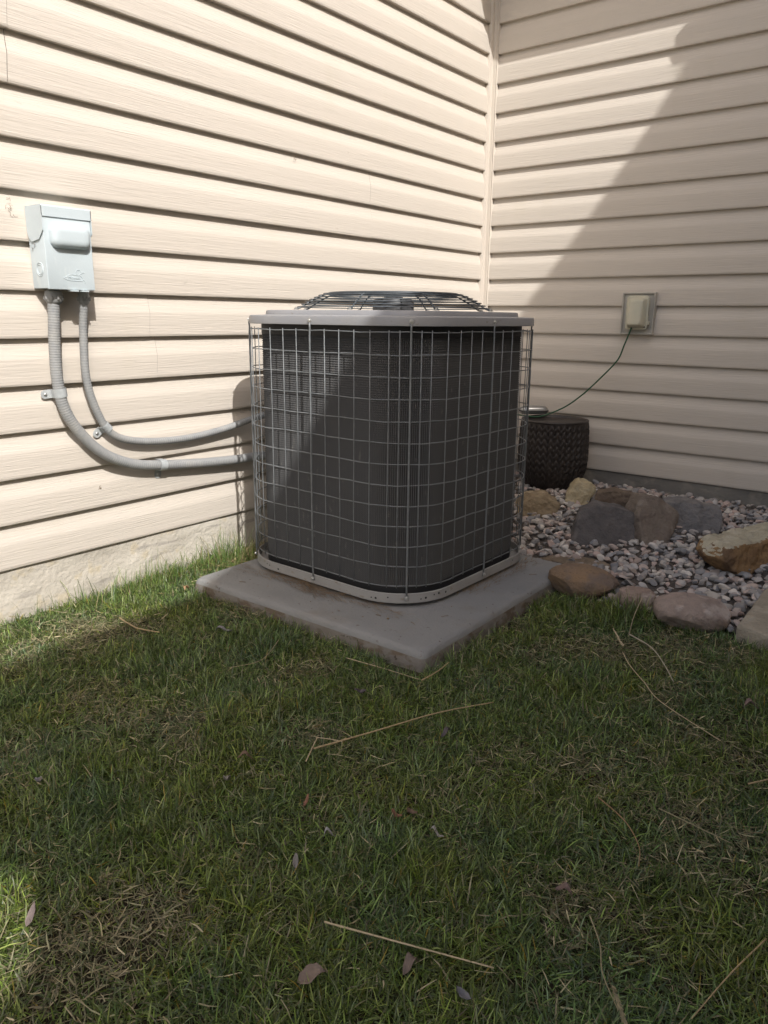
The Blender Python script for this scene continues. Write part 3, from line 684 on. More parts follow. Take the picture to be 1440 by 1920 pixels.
ROCKS = [
 ('smooth oval orange-brown sandstone at the corner of the concrete pad', (1.142, -1.228), (0.215, 0.135, 0.098), -0.22, ((0.27, 0.175, 0.10), (0.20, 0.145, 0.105), (0.16, 0.125, 0.105)), 2, 0.92, ((0.0, 0, -1, 0.8),), 0.03, (0, 0.10)),
 ('small pinkish granite stone between the oval sandstone and the pink boulder', (1.296, -1.216), (0.118, 0.09, 0.072), 0.1, ((0.33, 0.25, 0.205), (0.20, 0.14, 0.11), (0.42, 0.35, 0.30)), 17, 0.72, (), 0.10, (0, 0)),
 ('rounded pink granite boulder at the edge of the lawn', (1.474, -1.268), (0.200, 0.155, 0.095), -0.12, ((0.33, 0.26, 0.22), (0.23, 0.18, 0.155), (0.45, 0.385, 0.34)), 19, 0.86, ((0, 0, -1, 0.7),), 0.04, (0, 0.04)),
]
TOPS = {40: rockmat('rock_40_weathered_top', (0.44, 0.41, 0.32), (0.34, 0.31, 0.24), (0.50, 0.46, 0.38))}
for (lab, b, sz, rz, cols, seed, blk, cuts, rg, tl) in ROCKS:
    m = rockmat('rock_%d' % seed, *cols, streak=(7, 7, 22) if seed in (2, 40) else (12, 12, 12))
    rock('rock', lab, at_base(b[0], b[1], sz[1], sz[2]), sz, YR+rz, m, seed, blk, cuts, rg, tl, grp='rocks around the gravel bed', top=TOPS.get(seed))
RM = lambda k, a, b, c: rockmat('rock_%s' % k, a, b, c, streak=(16, 16, 24))
hewn('tan sandstone rock nearest the planter, beside the air conditioner', (0.675, -0.625), YR+0.10, [(-0.085, 0.0), (-0.088, 0.035), (-0.035, 0.085), (0.045, 0.105), (0.085, 0.070), (0.078, 0.03), (0.045, 0.0)], 0.10, 0.35, RM('tan', (0.30, 0.235, 0.15), (0.20, 0.15, 0.095), (0.38, 0.31, 0.21)), 3, 0.006)
hewn('pale yellow broken rock at the foot of the dark planter', (0.742, -0.395), YR-0.1, [(-0.062, 0.02), (-0.035, 0.085), (-0.005, 0.108), (0.045, 0.10), (0.066, 0.072), (0.030, 0.05), (0.022, 0.0), (-0.05, 0.0)], 0.07, 0.25, RM('yellow', (0.42, 0.36, 0.24), (0.33, 0.27, 0.16), (0.47, 0.43, 0.32)), 5, 0.006)
hewn('small flat-topped brown block behind the dark grey rock', (0.888, -0.370), YR-0.12, [(-0.085, 0.02), (-0.078, 0.078), (-0.02, 0.088), (0.075, 0.082), (0.088, 0.030), (0.075, 0.0), (-0.075, 0.0)], 0.08, 0.05, RM('brown', (0.17, 0.13, 0.095), (0.12, 0.09, 0.07), (0.23, 0.185, 0.14)), 8, 0.004)
hewn('large dark grey leaning rock in the middle of the gravel', (1.020, -0.752), YR-0.05, [(-0.138, 0.015), (-0.112, 0.118), (-0.045, 0.146), (0.050, 0.130), (0.120, 0.098), (0.140, 0.040), (0.125, 0.0), (0.0, 0.0), (-0.128, 0.0)], 0.085, 0.42, RM('dark', (0.120, 0.110, 0.107), (0.090, 0.083, 0.082), (0.165, 0.15, 0.142)), 13, 0.0035)
hewn('grey-brown slanted rock between the dark grey and pale grey rocks', (1.170, -0.655), YR+0.28, [(-0.085, 0.02), (-0.070, 0.115), (-0.025, 0.165), (0.035, 0.155), (0.098, 0.105), (0.085, 0.065), (-0.005, 0.0), (-0.07, 0.0)], 0.10, 0.55, RM('slant', (0.185, 0.152, 0.122), (0.15, 0.12, 0.10), (0.225, 0.19, 0.158)), 21, 0.0035)
hewn('grey rectangular rock nearest the foundation of the right wall', (1.215, -0.490), YR-0.22, [(-0.105, 0.03), (-0.110, 0.108), (-0.04, 0.118), (0.100, 0.100), (0.106, 0.032), (0.085, 0.0), (-0.08, 0.0)], 0.10, 0.30, RM('grey', (0.185, 0.176, 0.172), (0.145, 0.138, 0.135), (0.24, 0.222, 0.208)), 34, 0.0045)
hewn('long orange sandstone slab with a pale flat top at the right edge', (1.505, -0.690), YR+0.50, [(-0.205, 0.060), (-0.170, 0.098), (0.0, 0.105), (0.24, 0.112), (0.25, 0.02), (0.10, 0.0), (-0.135, 0.0)], 0.14, 0.08, rockmat('rock_sandstone', (0.30, 0.19, 0.095), (0.19, 0.115, 0.06), (0.13, 0.085, 0.055), streak=(10, 10, 34)), 40, 0.005, top=rockmat('rock_40_weathered_top', (0.42, 0.385, 0.29), (0.33, 0.30, 0.22), (0.47, 0.43, 0.34)), vox=0.005)
# pale flat tan stone by the pad corner and the paving slab at the right edge
rock('rock', 'flat mud-coloured stone sunk behind the right corner of the pad', (0.985, -0.98, 0.020), (0.24, 0.12, 0.04), YR-0.25, rockmat('rock_mud', (0.19, 0.145, 0.10), (0.14, 0.11, 0.08), (0.25, 0.20, 0.15)), 55, 0.7, (), 0.10, grp='rocks around the gravel bed')
sm = rockmat('slab_stone', (0.33, 0.29, 0.225), (0.28, 0.245, 0.19), (0.38, 0.34, 0.27))
sb = MB(); ol = [(1.545, -1.255), (1.60, -1.05), (1.66, -0.93), (1.90, -0.78), (2.10, -1.0), (2.02, -1.32), (1.75, -1.27)]
ol = [(1.556, -1.235), (1.554, -1.10), (1.552, -0.97), (1.556, -0.85), (1.68, -0.66), (1.95, -0.70), (2.02, -1.05), (1.92, -1.28), (1.76, -1.275), (1.65, -1.26)]
cxm = sum(p[0] for p in ol)/len(ol); cym = sum(p[1] for p in ol)/len(ol); rings = []
for z, k in ((-0.01, 1.0), (0.030, 1.0), (0.042, 0.993), (0.046, 0.975), (0.047, 0.93)):
    ring = []
    for i in range(len(ol)):
        a, b = Vector((*ol[i], 0)), Vector((*ol[(i+1) % len(ol)], 0))
        for j in range(4):
            p = a.lerp(b, j/4); p = Vector((cxm+(p.x-cxm)*k, cym+(p.y-cym)*k, z+0.02*(p.y+1.2))); p += Vector((noise.noise(p*16), noise.noise(p*16+Vector((9, 0, 0))), noise.noise(p*20)*0.3))*0.005; ring.append(p)
    rings.append(ring)
o = sb.add(*loft(rings, True, False, True)).build('paving_slab', sm, ang=40); tag(o, 'pale flat stone slab at the right edge where lawn meets gravel', 'slab')

# ---------------------------------------------------------------- visibility helper
def project(P):
    d = P-CAM; w_ = d@FWD; return 720+FPX*(d@RGT)/w_, 960-FPX*(d@UPV)/w_, w_
def in_view(x, y, m=70):
    P = np.stack([x, y, np.zeros_like(x)+0.02], -1); px, py, w_ = project(P)
    return (w_ > 0.05) & (px > -m*5) & (px < 1440+m*5) & (py > 300) & (py < 1920+m*1.6)
def vnoise(x, y, s, seed):
    r = np.random.default_rng(seed).random((64, 64)); u, v = x*s, y*s; i, j = np.floor(u).astype(int), np.floor(v).astype(int); fu, fv = u-i, v-j
    fu = fu*fu*(3-2*fu); fv = fv*fv*(3-2*fv)
    g_ = lambda a, b: r[a % 64, b % 64]
    return (g_(i, j)*(1-fu)+g_(i+1, j)*fu)*(1-fv)+(g_(i, j+1)*(1-fu)+g_(i+1, j+1)*fu)*fv
def edge_y(x): return -1.235+0.02*np.sin(x*9)
def in_pad(x, y, m=0.0): return (np.abs(x-PC[0]) < 0.415+m) & (np.abs(y-PC[1]) < 0.417+m)

# ---------------------------------------------------------------- gravel
ico = None
def ico_base():
    import bmesh
    bm = bmesh.new(); bmesh.ops.create_icosphere(bm, subdivisions=2, radius=1.0)
    v = np.array([p.co[:] for p in bm.verts]); f = np.array([[q_.index for q_ in t.verts] for t in bm.faces]); bm.free(); return v, f
iv, if_ = ico_base()
PAL = 0.62*np.array([[0.24, 0.232, 0.222]])+0.85*np.array([(0.25, 0.22, 0.20), (0.17, 0.16, 0.16), (0.13, 0.13, 0.14), (0.33, 0.26, 0.22), (0.34, 0.23, 0.19), (0.40, 0.36, 0.31), (0.21, 0.185, 0.165), (0.28, 0.20, 0.16), (0.11, 0.105, 0.105), (0.45, 0.41, 0.37)])
def pebbles(n, xr, yr, name, label, smin=0.0065, smax=0.0165, layer=0.0):
    VV = []; FF = []; CC = []; o_ = 0; cnt = 0
    for _ in range(n*3):
        if cnt >= n: break
        x = rng.uniform(*xr); y = rng.uniform(*yr)
        if in_pad(np.array(x), np.array(y), -0.005) or y < edge_y(x)+rng.uniform(0, .05) or (x < 1.02 and y < -1.06 and x > 0.15): continue
        s = rng.uniform(smin, smax)*(1.25 if rng.random() < 0.12 else 1); k = np.array([s*rng.uniform(1.0, 1.6), s*rng.uniform(0.8, 1.1), s*rng.uniform(0.5, 0.8)])
        v = iv.copy()
        for _c in range(9):
            nn = rng.normal(size=3); nn /= np.linalg.norm(nn); d = v@nn-rng.uniform(0.45, 0.85); v -= np.outer(np.maximum(d, 0), nn)
        v *= k; a, b, c = rng.uniform(0, 6.28), rng.normal()*0.35, rng.normal()*0.35
        ca, sa = np.cos(a), np.sin(a); Rm = np.array([[ca, -sa, 0], [sa, ca, 0], [0, 0, 1]]) @ np.array([[1, 0, 0], [0, np.cos(b), -np.sin(b)], [0, np.sin(b), np.cos(b)]]) @ np.array([[np.cos(c), 0, np.sin(c)], [0, 1, 0], [-np.sin(c), 0, np.cos(c)]])
        v = v@Rm.T+np.array([x, y, ghn(x, y)+k[2]*0.55+rng.random()*0.010+layer])
        VV.append(v); FF.append(if_+o_); o_ += len(v); col = PAL[rng.integers(len(PAL))]*rng.uniform(0.75, 1.2); CC.append(np.repeat([[*col, 1.0]], len(v), 0)); cnt += 1
    return fast_mesh(name, np.concatenate(VV), np.concatenate(FF), np.concatenate(CC), M['pebble'])
def fast_mesh(name, V_, F_, C_, m, smooth=False):
    me = bpy.data.meshes.new(name); nf, k = F_.shape
    me.vertices.add(len(V_)); me.vertices.foreach_set('co', V_.astype(np.float32).ravel())
    me.loops.add(nf*k); me.loops.foreach_set('vertex_index', F_.astype(np.int32).ravel())
    me.polygons.add(nf); me.polygons.foreach_set('loop_start', (np.arange(nf)*k).astype(np.int32))
    a = me.color_attributes.new('tint', 'FLOAT_COLOR', 'POINT'); a.data.foreach_set('color', C_.astype(np.float32).ravel())
    me.materials.append(m); me.update(calc_edges=True); me.validate()
    if smooth: me.shade_smooth()
    return link(name, me)
o = pebbles(5600, (0.02, 2.3), (-1.24, -0.02), 'gravel', ''); o.data.shade_smooth(); o.data.set_sharp_from_angle(angle=math.radians(28))
tag(o, 'mixed grey and pink gravel filling the bed beside the right wall', 'gravel', kind='stuff')
bs = MB()
gxs = np.linspace(0.0, 2.6, 60); gys = np.linspace(-1.2, 0.0, 28)
v = [(x, y, ghn(x, y)+0.003) for y in gys for x in gxs]; f = [(j*60+i, j*60+i+1, (j+1)*60+i+1, (j+1)*60+i) for j in range(27) for i in range(59)]
M['grit'] = mat('bed_grit', (0.12, 0.10, 0.085), rough=0.95, var=(0.06, 0.052, 0.045), vscale=(60, 60, 60), vmix=1.2, bump=[((90, 90, 90), 0.012, 5)])
o = bs.add(v, f).build('gravel_bed', M['grit'], ang=None); o['kind'] = 'structure'

# ---------------------------------------------------------------- grass
def blades(name, x, y, z, L, W, az, lean, curl, col, m, seg=3, tipfade=1.15):
    """x,y,z root arrays; lean: angle from vertical at the base, curl: added by the tip"""
    n = len(x); t = np.linspace(0, 1, seg+1); P = np.zeros((n, seg+1, 3)); P[:, 0] = np.stack([x, y, z], -1)
    dx, dy = np.cos(az), np.sin(az); tw = rng.normal(0, 0.35, n)
    for i in range(1, seg+1):
        a = lean+curl*(i-0.5)/seg; st = L/seg; azi = az+tw*(i/seg)
        P[:, i] = P[:, i-1]+np.stack([np.cos(azi)*np.sin(a)*st, np.sin(azi)*np.sin(a)*st, np.cos(a)*st], -1)
    zg = ghn(P[..., 0], P[..., 1])+0.002; P[..., 2] = np.maximum(P[..., 2], zg)
    ro = rng.uniform(0, PI, n); side = np.stack([-np.sin(az)*np.cos(ro)+0.3*dx*np.sin(ro), np.cos(az)*np.cos(ro)+0.3*dy*np.sin(ro), 0.5*np.sin(ro)], -1)
    side /= np.linalg.norm(side, axis=1, keepdims=True); V_ = np.zeros((n, 2*seg+1, 3)); 
    for i in range(seg):
        w_ = W*(1-(t[i]**2)*0.6)*0.5*(0.8 if i == 0 else 1); V_[:, 2*i] = P[:, i]-side*w_[:, None]; V_[:, 2*i+1] = P[:, i]+side*w_[:, None]
    V_[:, 2*seg] = P[:, seg]
    F_ = []
    for i in range(seg-1): F_ += [[2*i, 2*i+1, 2*i+3], [2*i, 2*i+3, 2*i+2]]
    F_ += [[2*seg-2, 2*seg-1, 2*seg]]; F_ = np.array(F_); nv_ = 2*seg+1
    FF = (F_[None]+(np.arange(n)*nv_)[:, None, None]).reshape(-1, 3)
    C_ = np.ones((n, nv_, 4)); C_[..., :3] = col[:, None, :]
    C_[:, -1, :3] *= tipfade
    return fast_mesh(name, V_.reshape(-1, 3), FF, C_.reshape(-1, 4), m, True)
def lawn_mask(x, y):
    ok = (x > 0.004) & ~in_pad(x, y, 0.004) & ((y < edge_y(x)) | ((x < 0.18) & (y < -1.42)))
    ok &= ~((x > 1.545) & (y > -1.262)); ok &= ~((x > 0.93) & (x < 1.052+0.012*np.sin(y*60)) & (y > -1.955)); return ok
def patches(x, y):
    """0 lush .. 1 dead"""
    p = 0.55*vnoise(x+5, y+9, 5.5, 1)+0.28*vnoise(x+3, y+7, 15, 2)+0.17*vnoise(x+1, y+2, 40, 3)-0.03
    for (a, b, r_, s_) in ((0.30, -2.17, 0.07, 0.5), (0.16, -2.30, 0.10, 0.45), (0.50, -2.10, 0.05, 0.3), (1.02, -2.28, 0.06, 0.3), (1.62, -2.36, 0.06, 0.35), (1.50, -2.05, 0.05, 0.3), (1.18, -2.75, 0.05, 0.3), (1.25, -2.60, 0.05, 0.1), (0.86, -2.62, 0.05, 0.08)):
        p = p+s_*np.exp(-((x-a)**2+(y-b)**2)/(2*r_*r_))
    return p
GREENS = 1.22*np.array([(0.074, 0.112, 0.020), (0.098, 0.138, 0.028), (0.058, 0.094, 0.022), (0.135, 0.165, 0.050), (0.098, 0.125, 0.055)])
TANS = np.array([(0.28, 0.235, 0.135), (0.21, 0.18, 0.10), (0.36, 0.31, 0.19), (0.17, 0.15, 0.085), (0.24, 0.225, 0.13)])
N = 640000
x = rng.uniform(-0.02, 2.75, N); y = rng.uniform(-3.15, -1.2, N)
cl = vnoise(x, y, 26, 8)*0.6+vnoise(x, y, 60, 9)*0.4
keep = lawn_mask(x, y) & in_view(x, y) & (rng.random(N) < 0.35+0.9*cl); x, y, cl = x[keep], y[keep], cl[keep]; n = len(x)
pt_ = patches(x, y); lush = np.clip(1.15-1.25*pt_, 0.1, 1)
keep = rng.random(n) < 0.40+0.6*lush; x, y, cl, pt_, lush = [a[keep] for a in (x, y, cl, pt_, lush)]; n = len(x)
L = rng.uniform(0.016, 0.042, n)*(0.60+0.60*lush)*(0.75+0.6*cl); W = rng.uniform(0.0013, 0.0030, n)
dpad = np.maximum(np.abs(x-PC[0])-0.403, np.abs(y-PC[1])-0.412); nearpad = np.exp(-np.maximum(dpad, 0)/0.02); L *= 1+0.7*nearpad*rng.random(n)
# one thick tussock left of the pad front
for (a, b, r_, k) in ((0.86, -2.38, 0.05, 0.8), (1.30, -1.28, 0.04, 1.2), (1.22, -1.30, 0.05, 0.7), (0.62, -2.02, 0.06, 0.4)):
    L *= 1+k*np.exp(-((x-a)**2+(y-b)**2)/(2*r_*r_))
azf = vnoise(x, y, 7, 21)*PI*4; az = azf+rng.normal(0, 2.2, n)
lean = np.clip(rng.normal(0.78, 0.42, n), 0.02, 1.5); curl = rng.normal(0.55, 0.4, n)
gi = rng.integers(0, len(GREENS), n); col = GREENS[gi]*(0.55+1.7*rng.random((n, 1))**2.2)
hue = vnoise(x, y, 9, 31)[:, None]; col = col*(1+(hue-0.5)*np.array([[0.35, 0.12, -0.5]]))
dead = rng.random(n) < np.clip((pt_-0.54)*1.5+0.08, 0.05, 0.6); col[dead] = TANS[rng.integers(0, len(TANS), dead.sum())]*rng.uniform(0.55, 1.1, (dead.sum(), 1))
yel = rng.random(n) < 0.012; col[yel] = np.array([0.34, 0.25, 0.04])*rng.uniform(0.6, 1, (yel.sum(), 1))
print('lawn blades', n)
o = blades('lawn_grass', x, y, ghn(x, y)-0.003, L, W, az, lean, curl, col, M['blade']); tag(o, 'patchy green lawn with matted short grass blades', 'grass', kind='stuff')
# thatch: dry blades and clippings lying flat
N = 150000
x = rng.uniform(-0.02, 2.75, N); y = rng.uniform(-3.15, -1.2, N); keep = lawn_mask(x, y) & in_view(x, y); x, y = x[keep], y[keep]
pt_ = patches(x, y); keep = rng.random(len(x)) < np.clip((pt_-0.49)*2.2+0.13, 0.11, 0.85); x, y, pt_ = x[keep], y[keep], pt_[keep]; n = len(x)
col = TANS[rng.integers(0, len(TANS), n)]*rng.uniform(0.6, 1.6, (n, 1)); gg = rng.random(n) < 0.38; col[gg] = np.array([0.12, 0.13, 0.065])*rng.uniform(0.6, 1.3, (gg.sum(), 1))
print('thatch', n)
o = blades('dry_thatch', x, y, ghn(x, y)+rng.uniform(0.000, 0.020, n), rng.uniform(0.010, 0.038, n), rng.uniform(0.0011, 0.0026, n), rng.uniform(0, 2*PI, n), rng.normal(1.45, 0.22, n), rng.normal(0.1, 0.35, n), col, M['straw'], 2)
tag(o, 'dry tan thatch and clippings lying flat among the grass', 'thatch', kind='stuff')
# taller grass along the sunny wall, clumped
X = []; Y = []; LL = []
for (a, b, sx_, sy_, k, lo, hi) in ((0.075, -1.66, 0.035, 0.04, 200, 0.08, 0.20), (0.05, -1.72, 0.03, 0.07, 240, 0.05, 0.13), (0.04, -1.86, 0.03, 0.07, 120, 0.05, 0.15), (0.03, -1.98, 0.03, 0.06, 200, 0.04, 0.10),
                                   (0.045, -2.20, 0.03, 0.07, 60, 0.06, 0.15), (0.05, -2.08, 0.03, 0.08, 160, 0.03, 0.08), (0.08, -1.80, 0.05, 0.14, 900, 0.02, 0.055), (0.07, -2.10, 0.05, 0.14, 700, 0.02, 0.05), (0.14, -1.62, 0.03, 0.06, 300, 0.03, 0.06), (1.30, -1.235, 0.03, 0.02, 60, 0.04, 0.10), (1.255, -1.24, 0.05, 0.015, 50, 0.03, 0.07), (0.10, -1.43, 0.03, 0.05, 18, 0.04, 0.13)):
    X.append(np.clip(rng.normal(a, sx_, k), 0.006, 9)); Y.append(rng.normal(b, sy_, k)); LL.append(rng.uniform(lo, hi, k)*rng.uniform(0.6, 1, k))
x = np.concatenate(X); y = np.concatenate(Y); L = np.concatenate(LL); n = len(x)
col = np.array([(0.085, 0.145, 0.030), (0.115, 0.175, 0.045), (0.065, 0.115, 0.030), (0.17, 0.20, 0.06)])[rng.integers(0, 4, n)]*rng.uniform(0.9, 1.6, (n, 1))
dd = rng.random(n) < 0.10; col[dd] = np.array([0.34, 0.27, 0.15])
o = blades('tall_grass', x, y, ghn(x, y)-0.004, L, rng.uniform(0.0011, 0.0028, n), rng.uniform(0, 2*PI, n), np.abs(rng.normal(0.16, 0.26, n)), rng.normal(0.5, 0.5, n), col, M['blade'], 4)
tag(o, 'taller bright green grass growing against the sunlit foundation', 'grass', kind='stuff')
# pale straw between the pad and the wall
n = 2600; x = np.clip(rng.normal(0.09, 0.045, n), 0.008, 0.20); y = rng.normal(-1.56, 0.10, n)
col = np.array([(0.40, 0.31, 0.16), (0.30, 0.23, 0.12), (0.20, 0.24, 0.07), (0.22, 0.15, 0.09)])[rng.integers(0, 4, n)]*rng.uniform(0.7, 1.15, (n, 1))
o = blades('straw_litter', x, y, ghn(x, y)+rng.uniform(0, 0.022, n), rng.uniform(0.02, 0.06, n), rng.uniform(0.0010, 0.0022, n), rng.uniform(0, 2*PI, n), rng.normal(1.35, 0.25, n), rng.normal(0.2, 0.3, n), col, M['straw'], 3)
tag(o, 'pale dry straw between the concrete pad and the sunlit wall', 'straw', kind='stuff')

# ---------------------------------------------------------------- dead leaves and stems
def leaf_obj(label, x, y, L, W, rz, colr, seed, curlv=0.5, z=0.022, tilt=0.25):
    rr_ = random.Random(seed); rows = []; n = 9
    for i in range(n):
        t = i/(n-1); w_ = W*0.5*max(0.04, math.sin(PI*min(1, t**0.8))**0.8)*(1+0.15*rr_.uniform(-1, 1)); row = []
        for j in range(5):
            u = (j-2)/2; row.append(((t-0.5)*L, u*w_, abs(u)**1.5*w_*curlv*1.6+0.006*math.sin(t*5+seed)-0.002*math.cos(t*9+seed*2)+rr_.uniform(-0.0006, 0.0006)))
        rows.append(row)
    m = mat('dead_leaf_%d' % seed, colr, rough=0.75, spec=0.25, var=tuple(c*0.6 for c in colr), vscale=(60, 60, 60), vmix=1.2, bump=[((200, 200, 200), 0.0006, 3)], trans=0.1)
    o = MB().add(*loft(rows, close=False)).build('dead_leaf', m, ang=None, loc=(x, y, gh(x, y)+z)); o.rotation_euler = (tilt*rr_.uniform(-1, 1), tilt*rr_.uniform(-1, 1), rz)
    md = o.modifiers.new('thick', 'SOLIDIFY'); md.thickness = 0.0005
    return tag(o, label, 'leaf', 'dead leaves on the lawn')
GY = (0.30, 0.27, 0.24); BR = (0.19, 0.125, 0.085); DG = (0.12, 0.10, 0.10); RB = (0.28, 0.14, 0.09)
c_ = YR
LV = [('pale folded dead leaf standing left of the middle of the lawn', 1.028, -2.498, .030, .016, c_+1.75, GY), ('small grey leaf at the left side of the lawn below the brown twig patch', 0.775, -2.707, .022, .014, c_+1.5, (0.3, 0.28, 0.30)),
      ('long upright grey-pink leaf beside the sunlit spot at the left edge', 1.064, -2.870, .036, .012, c_+1.6, (0.34, 0.27, 0.24)), ('largest dead leaf, a pinkish triangle near the bottom of the lawn', 1.427, -2.702, .042, .026, c_+0.15, (0.27, 0.20, 0.155)),
      ('dark crumpled leaf below the lower straw stem', 1.513, -2.612, .034, .018, c_+0.8, (0.20, 0.15, 0.12)), ('whitish leaf tip left of the centre of the lawn', 1.266, -2.493, .022, .010, c_+0.1, (0.42, 0.40, 0.40)),
      ('whitish leaf lying right of the two brown leaves', 1.397, -2.385, .026, .011, c_-0.3, (0.46, 0.42, 0.38)), ('reddish brown leaf, left one of the touching pair', 1.320, -2.388, .024, .013, c_-0.5, RB),
      ('darker brown leaf, right one of the touching pair', 1.334, -2.366, .024, .013, c_-0.7, BR), ('narrow grey-green leaf standing below the whitish leaf tip', 1.268, -2.570, .022, .010, c_+1.7, GY),
      ('curled brown leaf low on the right side of the lawn', 1.606, -2.371, .030, .016, c_-0.6, (0.22, 0.15, 0.13)), ('pinkish dead leaf near the right edge below the pink boulder', 1.684, -1.63, .036, .026, c_-0.2, (0.24, 0.17, 0.15)),
      ('grey curled leaf lying left of the concrete pad front', 0.52, -2.08, .050, .020, c_+0.05, (0.26, 0.25, 0.25)), ('dark leaf scrap in the grass in front of the pad corner', 1.005, -2.105, .030, .018, c_+0.3, DG),
      ('grey leaf scrap at the bottom of the lawn right of the largest leaf', 1.588, -2.605, .030, .012, c_-0.9, (0.20, 0.19, 0.20)), ('small red-brown leaf bit left of the centre of the lawn', 1.18, -2.455, .022, .010, c_+0.9, RB),
      ('dark slender leaf below the upper straw stem', 1.243, -2.129, .032, .013, c_+0.8, DG), ('brown leaf lying flat left of the upper straw stem', 1.0, -2.432, .034, .012, c_+0.0, BR),
      ('brown leaf leaning on the left corner of the pad', 0.205, -1.955, .040, .014, c_+1.5, (0.36, 0.22, 0.12))]
for i, (lab, x_, y_, L_, W_, r_, cc) in enumerate(LV): leaf_obj(lab, x_, y_, L_*0.88, W_*0.8, r_, cc, i+1, z=0.024 if i != 18 else 0.03)

def stem(label, pts, r0, colr, head=None, name='straw_stem', zoff=-0.006):
    P = smooth_path([(p[0], p[1], p[2]+zoff) for p in pts], 10)
    m = mat('straw_%s' % label[:8], colr, rough=0.6, spec=0.3, var=tuple(c*0.72 for c in colr), vscale=(70, 70, 70), vmix=1.0)
    if head is None:
        o = MB().add(*tube_vf(P, lambda t: r0*(1-0.35*t), 6)).build(name, m, ang=None); return tag(o, label, 'straw', 'dry stems lying on the lawn')
    t = thing(name, label, 'straw', (0, 0, 0), 0, 'dry stems lying on the lawn')
    MB().add(*tube_vf(P, lambda t_: r0*(1-0.35*t_), 6)).build('stalk', m, t, ang=None)
    hb = MB(); H = smooth_path(head, 10); rr_ = random.Random(len(label))
    for i, p in enumerate(H):
        k = i/len(H)
        for _ in range(5):
            d = (H[min(i+1, len(H)-1)]-H[max(i-1, 0)]).normalized(); q_ = Vector((rr_.gauss(0, 1), rr_.gauss(0, 1), rr_.gauss(0, .6))).normalized(); d2 = (d*1.2+q_*0.55).normalized()*rr_.uniform(0.006, 0.013)*(1.1-0.6*k)
            s_ = d2.cross(Vector((0, 0, 1))).normalized()*0.0011
            hb.add([p, p+d2*0.5+s_, p+d2, p+d2*0.5-s_], [(0, 1, 2, 3)])
    hb.add(*tube_vf(H, 0.0008, 5)); hb.build('seed_head', m, t, smooth=False); return t
ST = (0.42, 0.31, 0.17); ST2 = (0.50, 0.40, 0.25); ST3 = (0.28, 0.24, 0.14)
def Z(l, z=0.026): return [(a, b, z) for a, b in l]
stem('long tan straw stem lying in the middle of the lawn, the upper one', Z([(1.080, -2.333), (1.129, -2.215), (1.186, -2.075), (1.253, -1.963)], 0.030), 0.0019, ST)
stem('short bent straw at the lower end of the long upper stem', Z([(1.098, -2.372), (1.064, -2.310), (1.061, -2.300), (1.080, -2.290), (1.106, -2.280)], 0.030), 0.0013, ST2)
stem('long tan straw stem near the bottom of the lawn, the lower one', Z([(1.382, -2.63), (1.475, -2.596), (1.597, -2.551)], 0.032), 0.0015, ST2)
stem('pale straw pointing at the front corner of the concrete pad', Z([(0.869, -1.997), (0.973, -1.984), (1.067, -1.976)], 0.028), 0.0012, ST2)
stem('brown curved straw touching the front corner of the pad', Z([(1.082, -1.985), (1.084, -1.925), (1.078, -1.870)], 0.034), 0.0018, ST)
stem('long dry grass stalk with a fluffy seed head below the pink boulder', Z([(1.372, -1.545), (1.412, -1.604), (1.471, -1.670), (1.531, -1.735), (1.671, -1.814)], 0.030), 0.0012, ST2, head=Z([(1.372, -1.545), (1.345, -1.507), (1.315, -1.462)], 0.040))
stem('pale bent straw right of the seed head', Z([(1.349, -1.439), (1.405, -1.470), (1.441, -1.506), (1.485, -1.570), (1.523, -1.633)], 0.034), 0.0017, (0.42, 0.38, 0.28))
stem('dry stalk with a frayed head at the bottom of the lawn, right of centre', Z([(1.654, -2.391), (1.685, -2.430), (1.706, -2.471), (1.740, -2.508)], 0.030), 0.0012, ST3, head=Z([(1.725, -2.490), (1.745, -2.515), (1.765, -2.54)], 0.034))
stem('thin straw slanting at the lower right edge of the lawn', Z([(1.853, -2.283), (1.831, -2.37), (1.812, -2.466)], 0.030), 0.0011, ST)
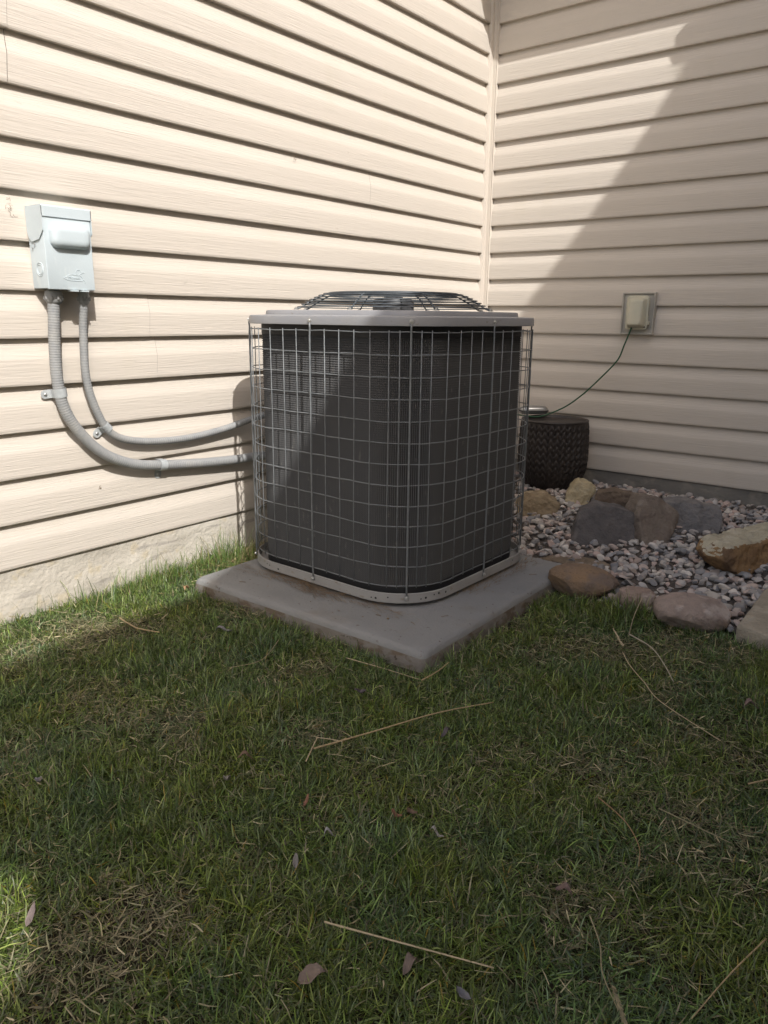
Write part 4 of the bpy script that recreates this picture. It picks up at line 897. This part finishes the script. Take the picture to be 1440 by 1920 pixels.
stem('thin reddish arched straw at the right of the lawn', Z([(1.560, -2.140), (1.600, -2.160), (1.631, -2.183), (1.660, -2.220), (1.674, -2.260)], 0.034), 0.0011, (0.30, 0.19, 0.10))
stem('thin green-tan straw at the right of the lawn', Z([(1.649, -2.099), (1.705, -2.106), (1.766, -2.114)], 0.030), 0.0011, ST3)
stem('flat tan straw in the shade edge left of the pad', Z([(0.238, -2.201), (0.290, -2.208), (0.338, -2.210), (0.400, -2.19)], 0.028), 0.0022, ST)
stem('short thick straw at the right edge of the lawn', Z([(1.748, -1.927), (1.776, -1.885), (1.80, -1.85)], 0.028), 0.0018, ST)
stem('upright straw leaning against the small granite stone', [(1.314, -1.262, 0.075), (1.322, -1.34, 0.045), (1.342, -1.424, 0.022)], 0.0014, (0.38, 0.31, 0.20))
stem('thin straw lying left of the concrete pad front', Z([(0.669, -2.023), (0.723, -2.136), (0.697, -2.212)], 0.030), 0.0011, (0.34, 0.28, 0.17))
# small specks on the pad
sp = MB()
for (a, b, s_) in ((0.84, -1.80, 0.004), (0.78, -1.83, 0.002), (0.92, -1.62, 0.002), (0.95, -1.45, 0.002), (0.60, -1.84, 0.002), (0.42, -1.83, 0.002), (0.89, -1.85, 0.0015), (0.7, -1.86, 0.0015)):
    v, f = lathe_vf([(s_*0.5, 0), (s_, s_*0.4), (s_*0.6, s_*0.9)], 6, 'z', (a, b, 0.0505)); sp.add(v, f)
for (a, b, an, L_) in ((0.80, -1.80, 0.2, 0.015), (0.70, -1.84, -0.3, 0.012), (0.94, -1.70, 1.0, 0.02), (0.96, -1.25, 0.9, 0.025), (0.33, -1.86, 0.5, 0.02), (0.90, -1.78, -0.4, 0.018)):
    d = Vector((math.cos(an), math.sin(an), 0))*L_; p = Vector((a, b, 0.0525)); sp.add(*tube_vf([p, p+d*0.5+Vector((0.002, 0, 0.001)), p+d], 0.0007, 5))
o = sp.build('pad_debris', M['fibre'], ang=None); tag(o, 'tiny brown specks and bits lying on the concrete pad', 'debris', kind='stuff')
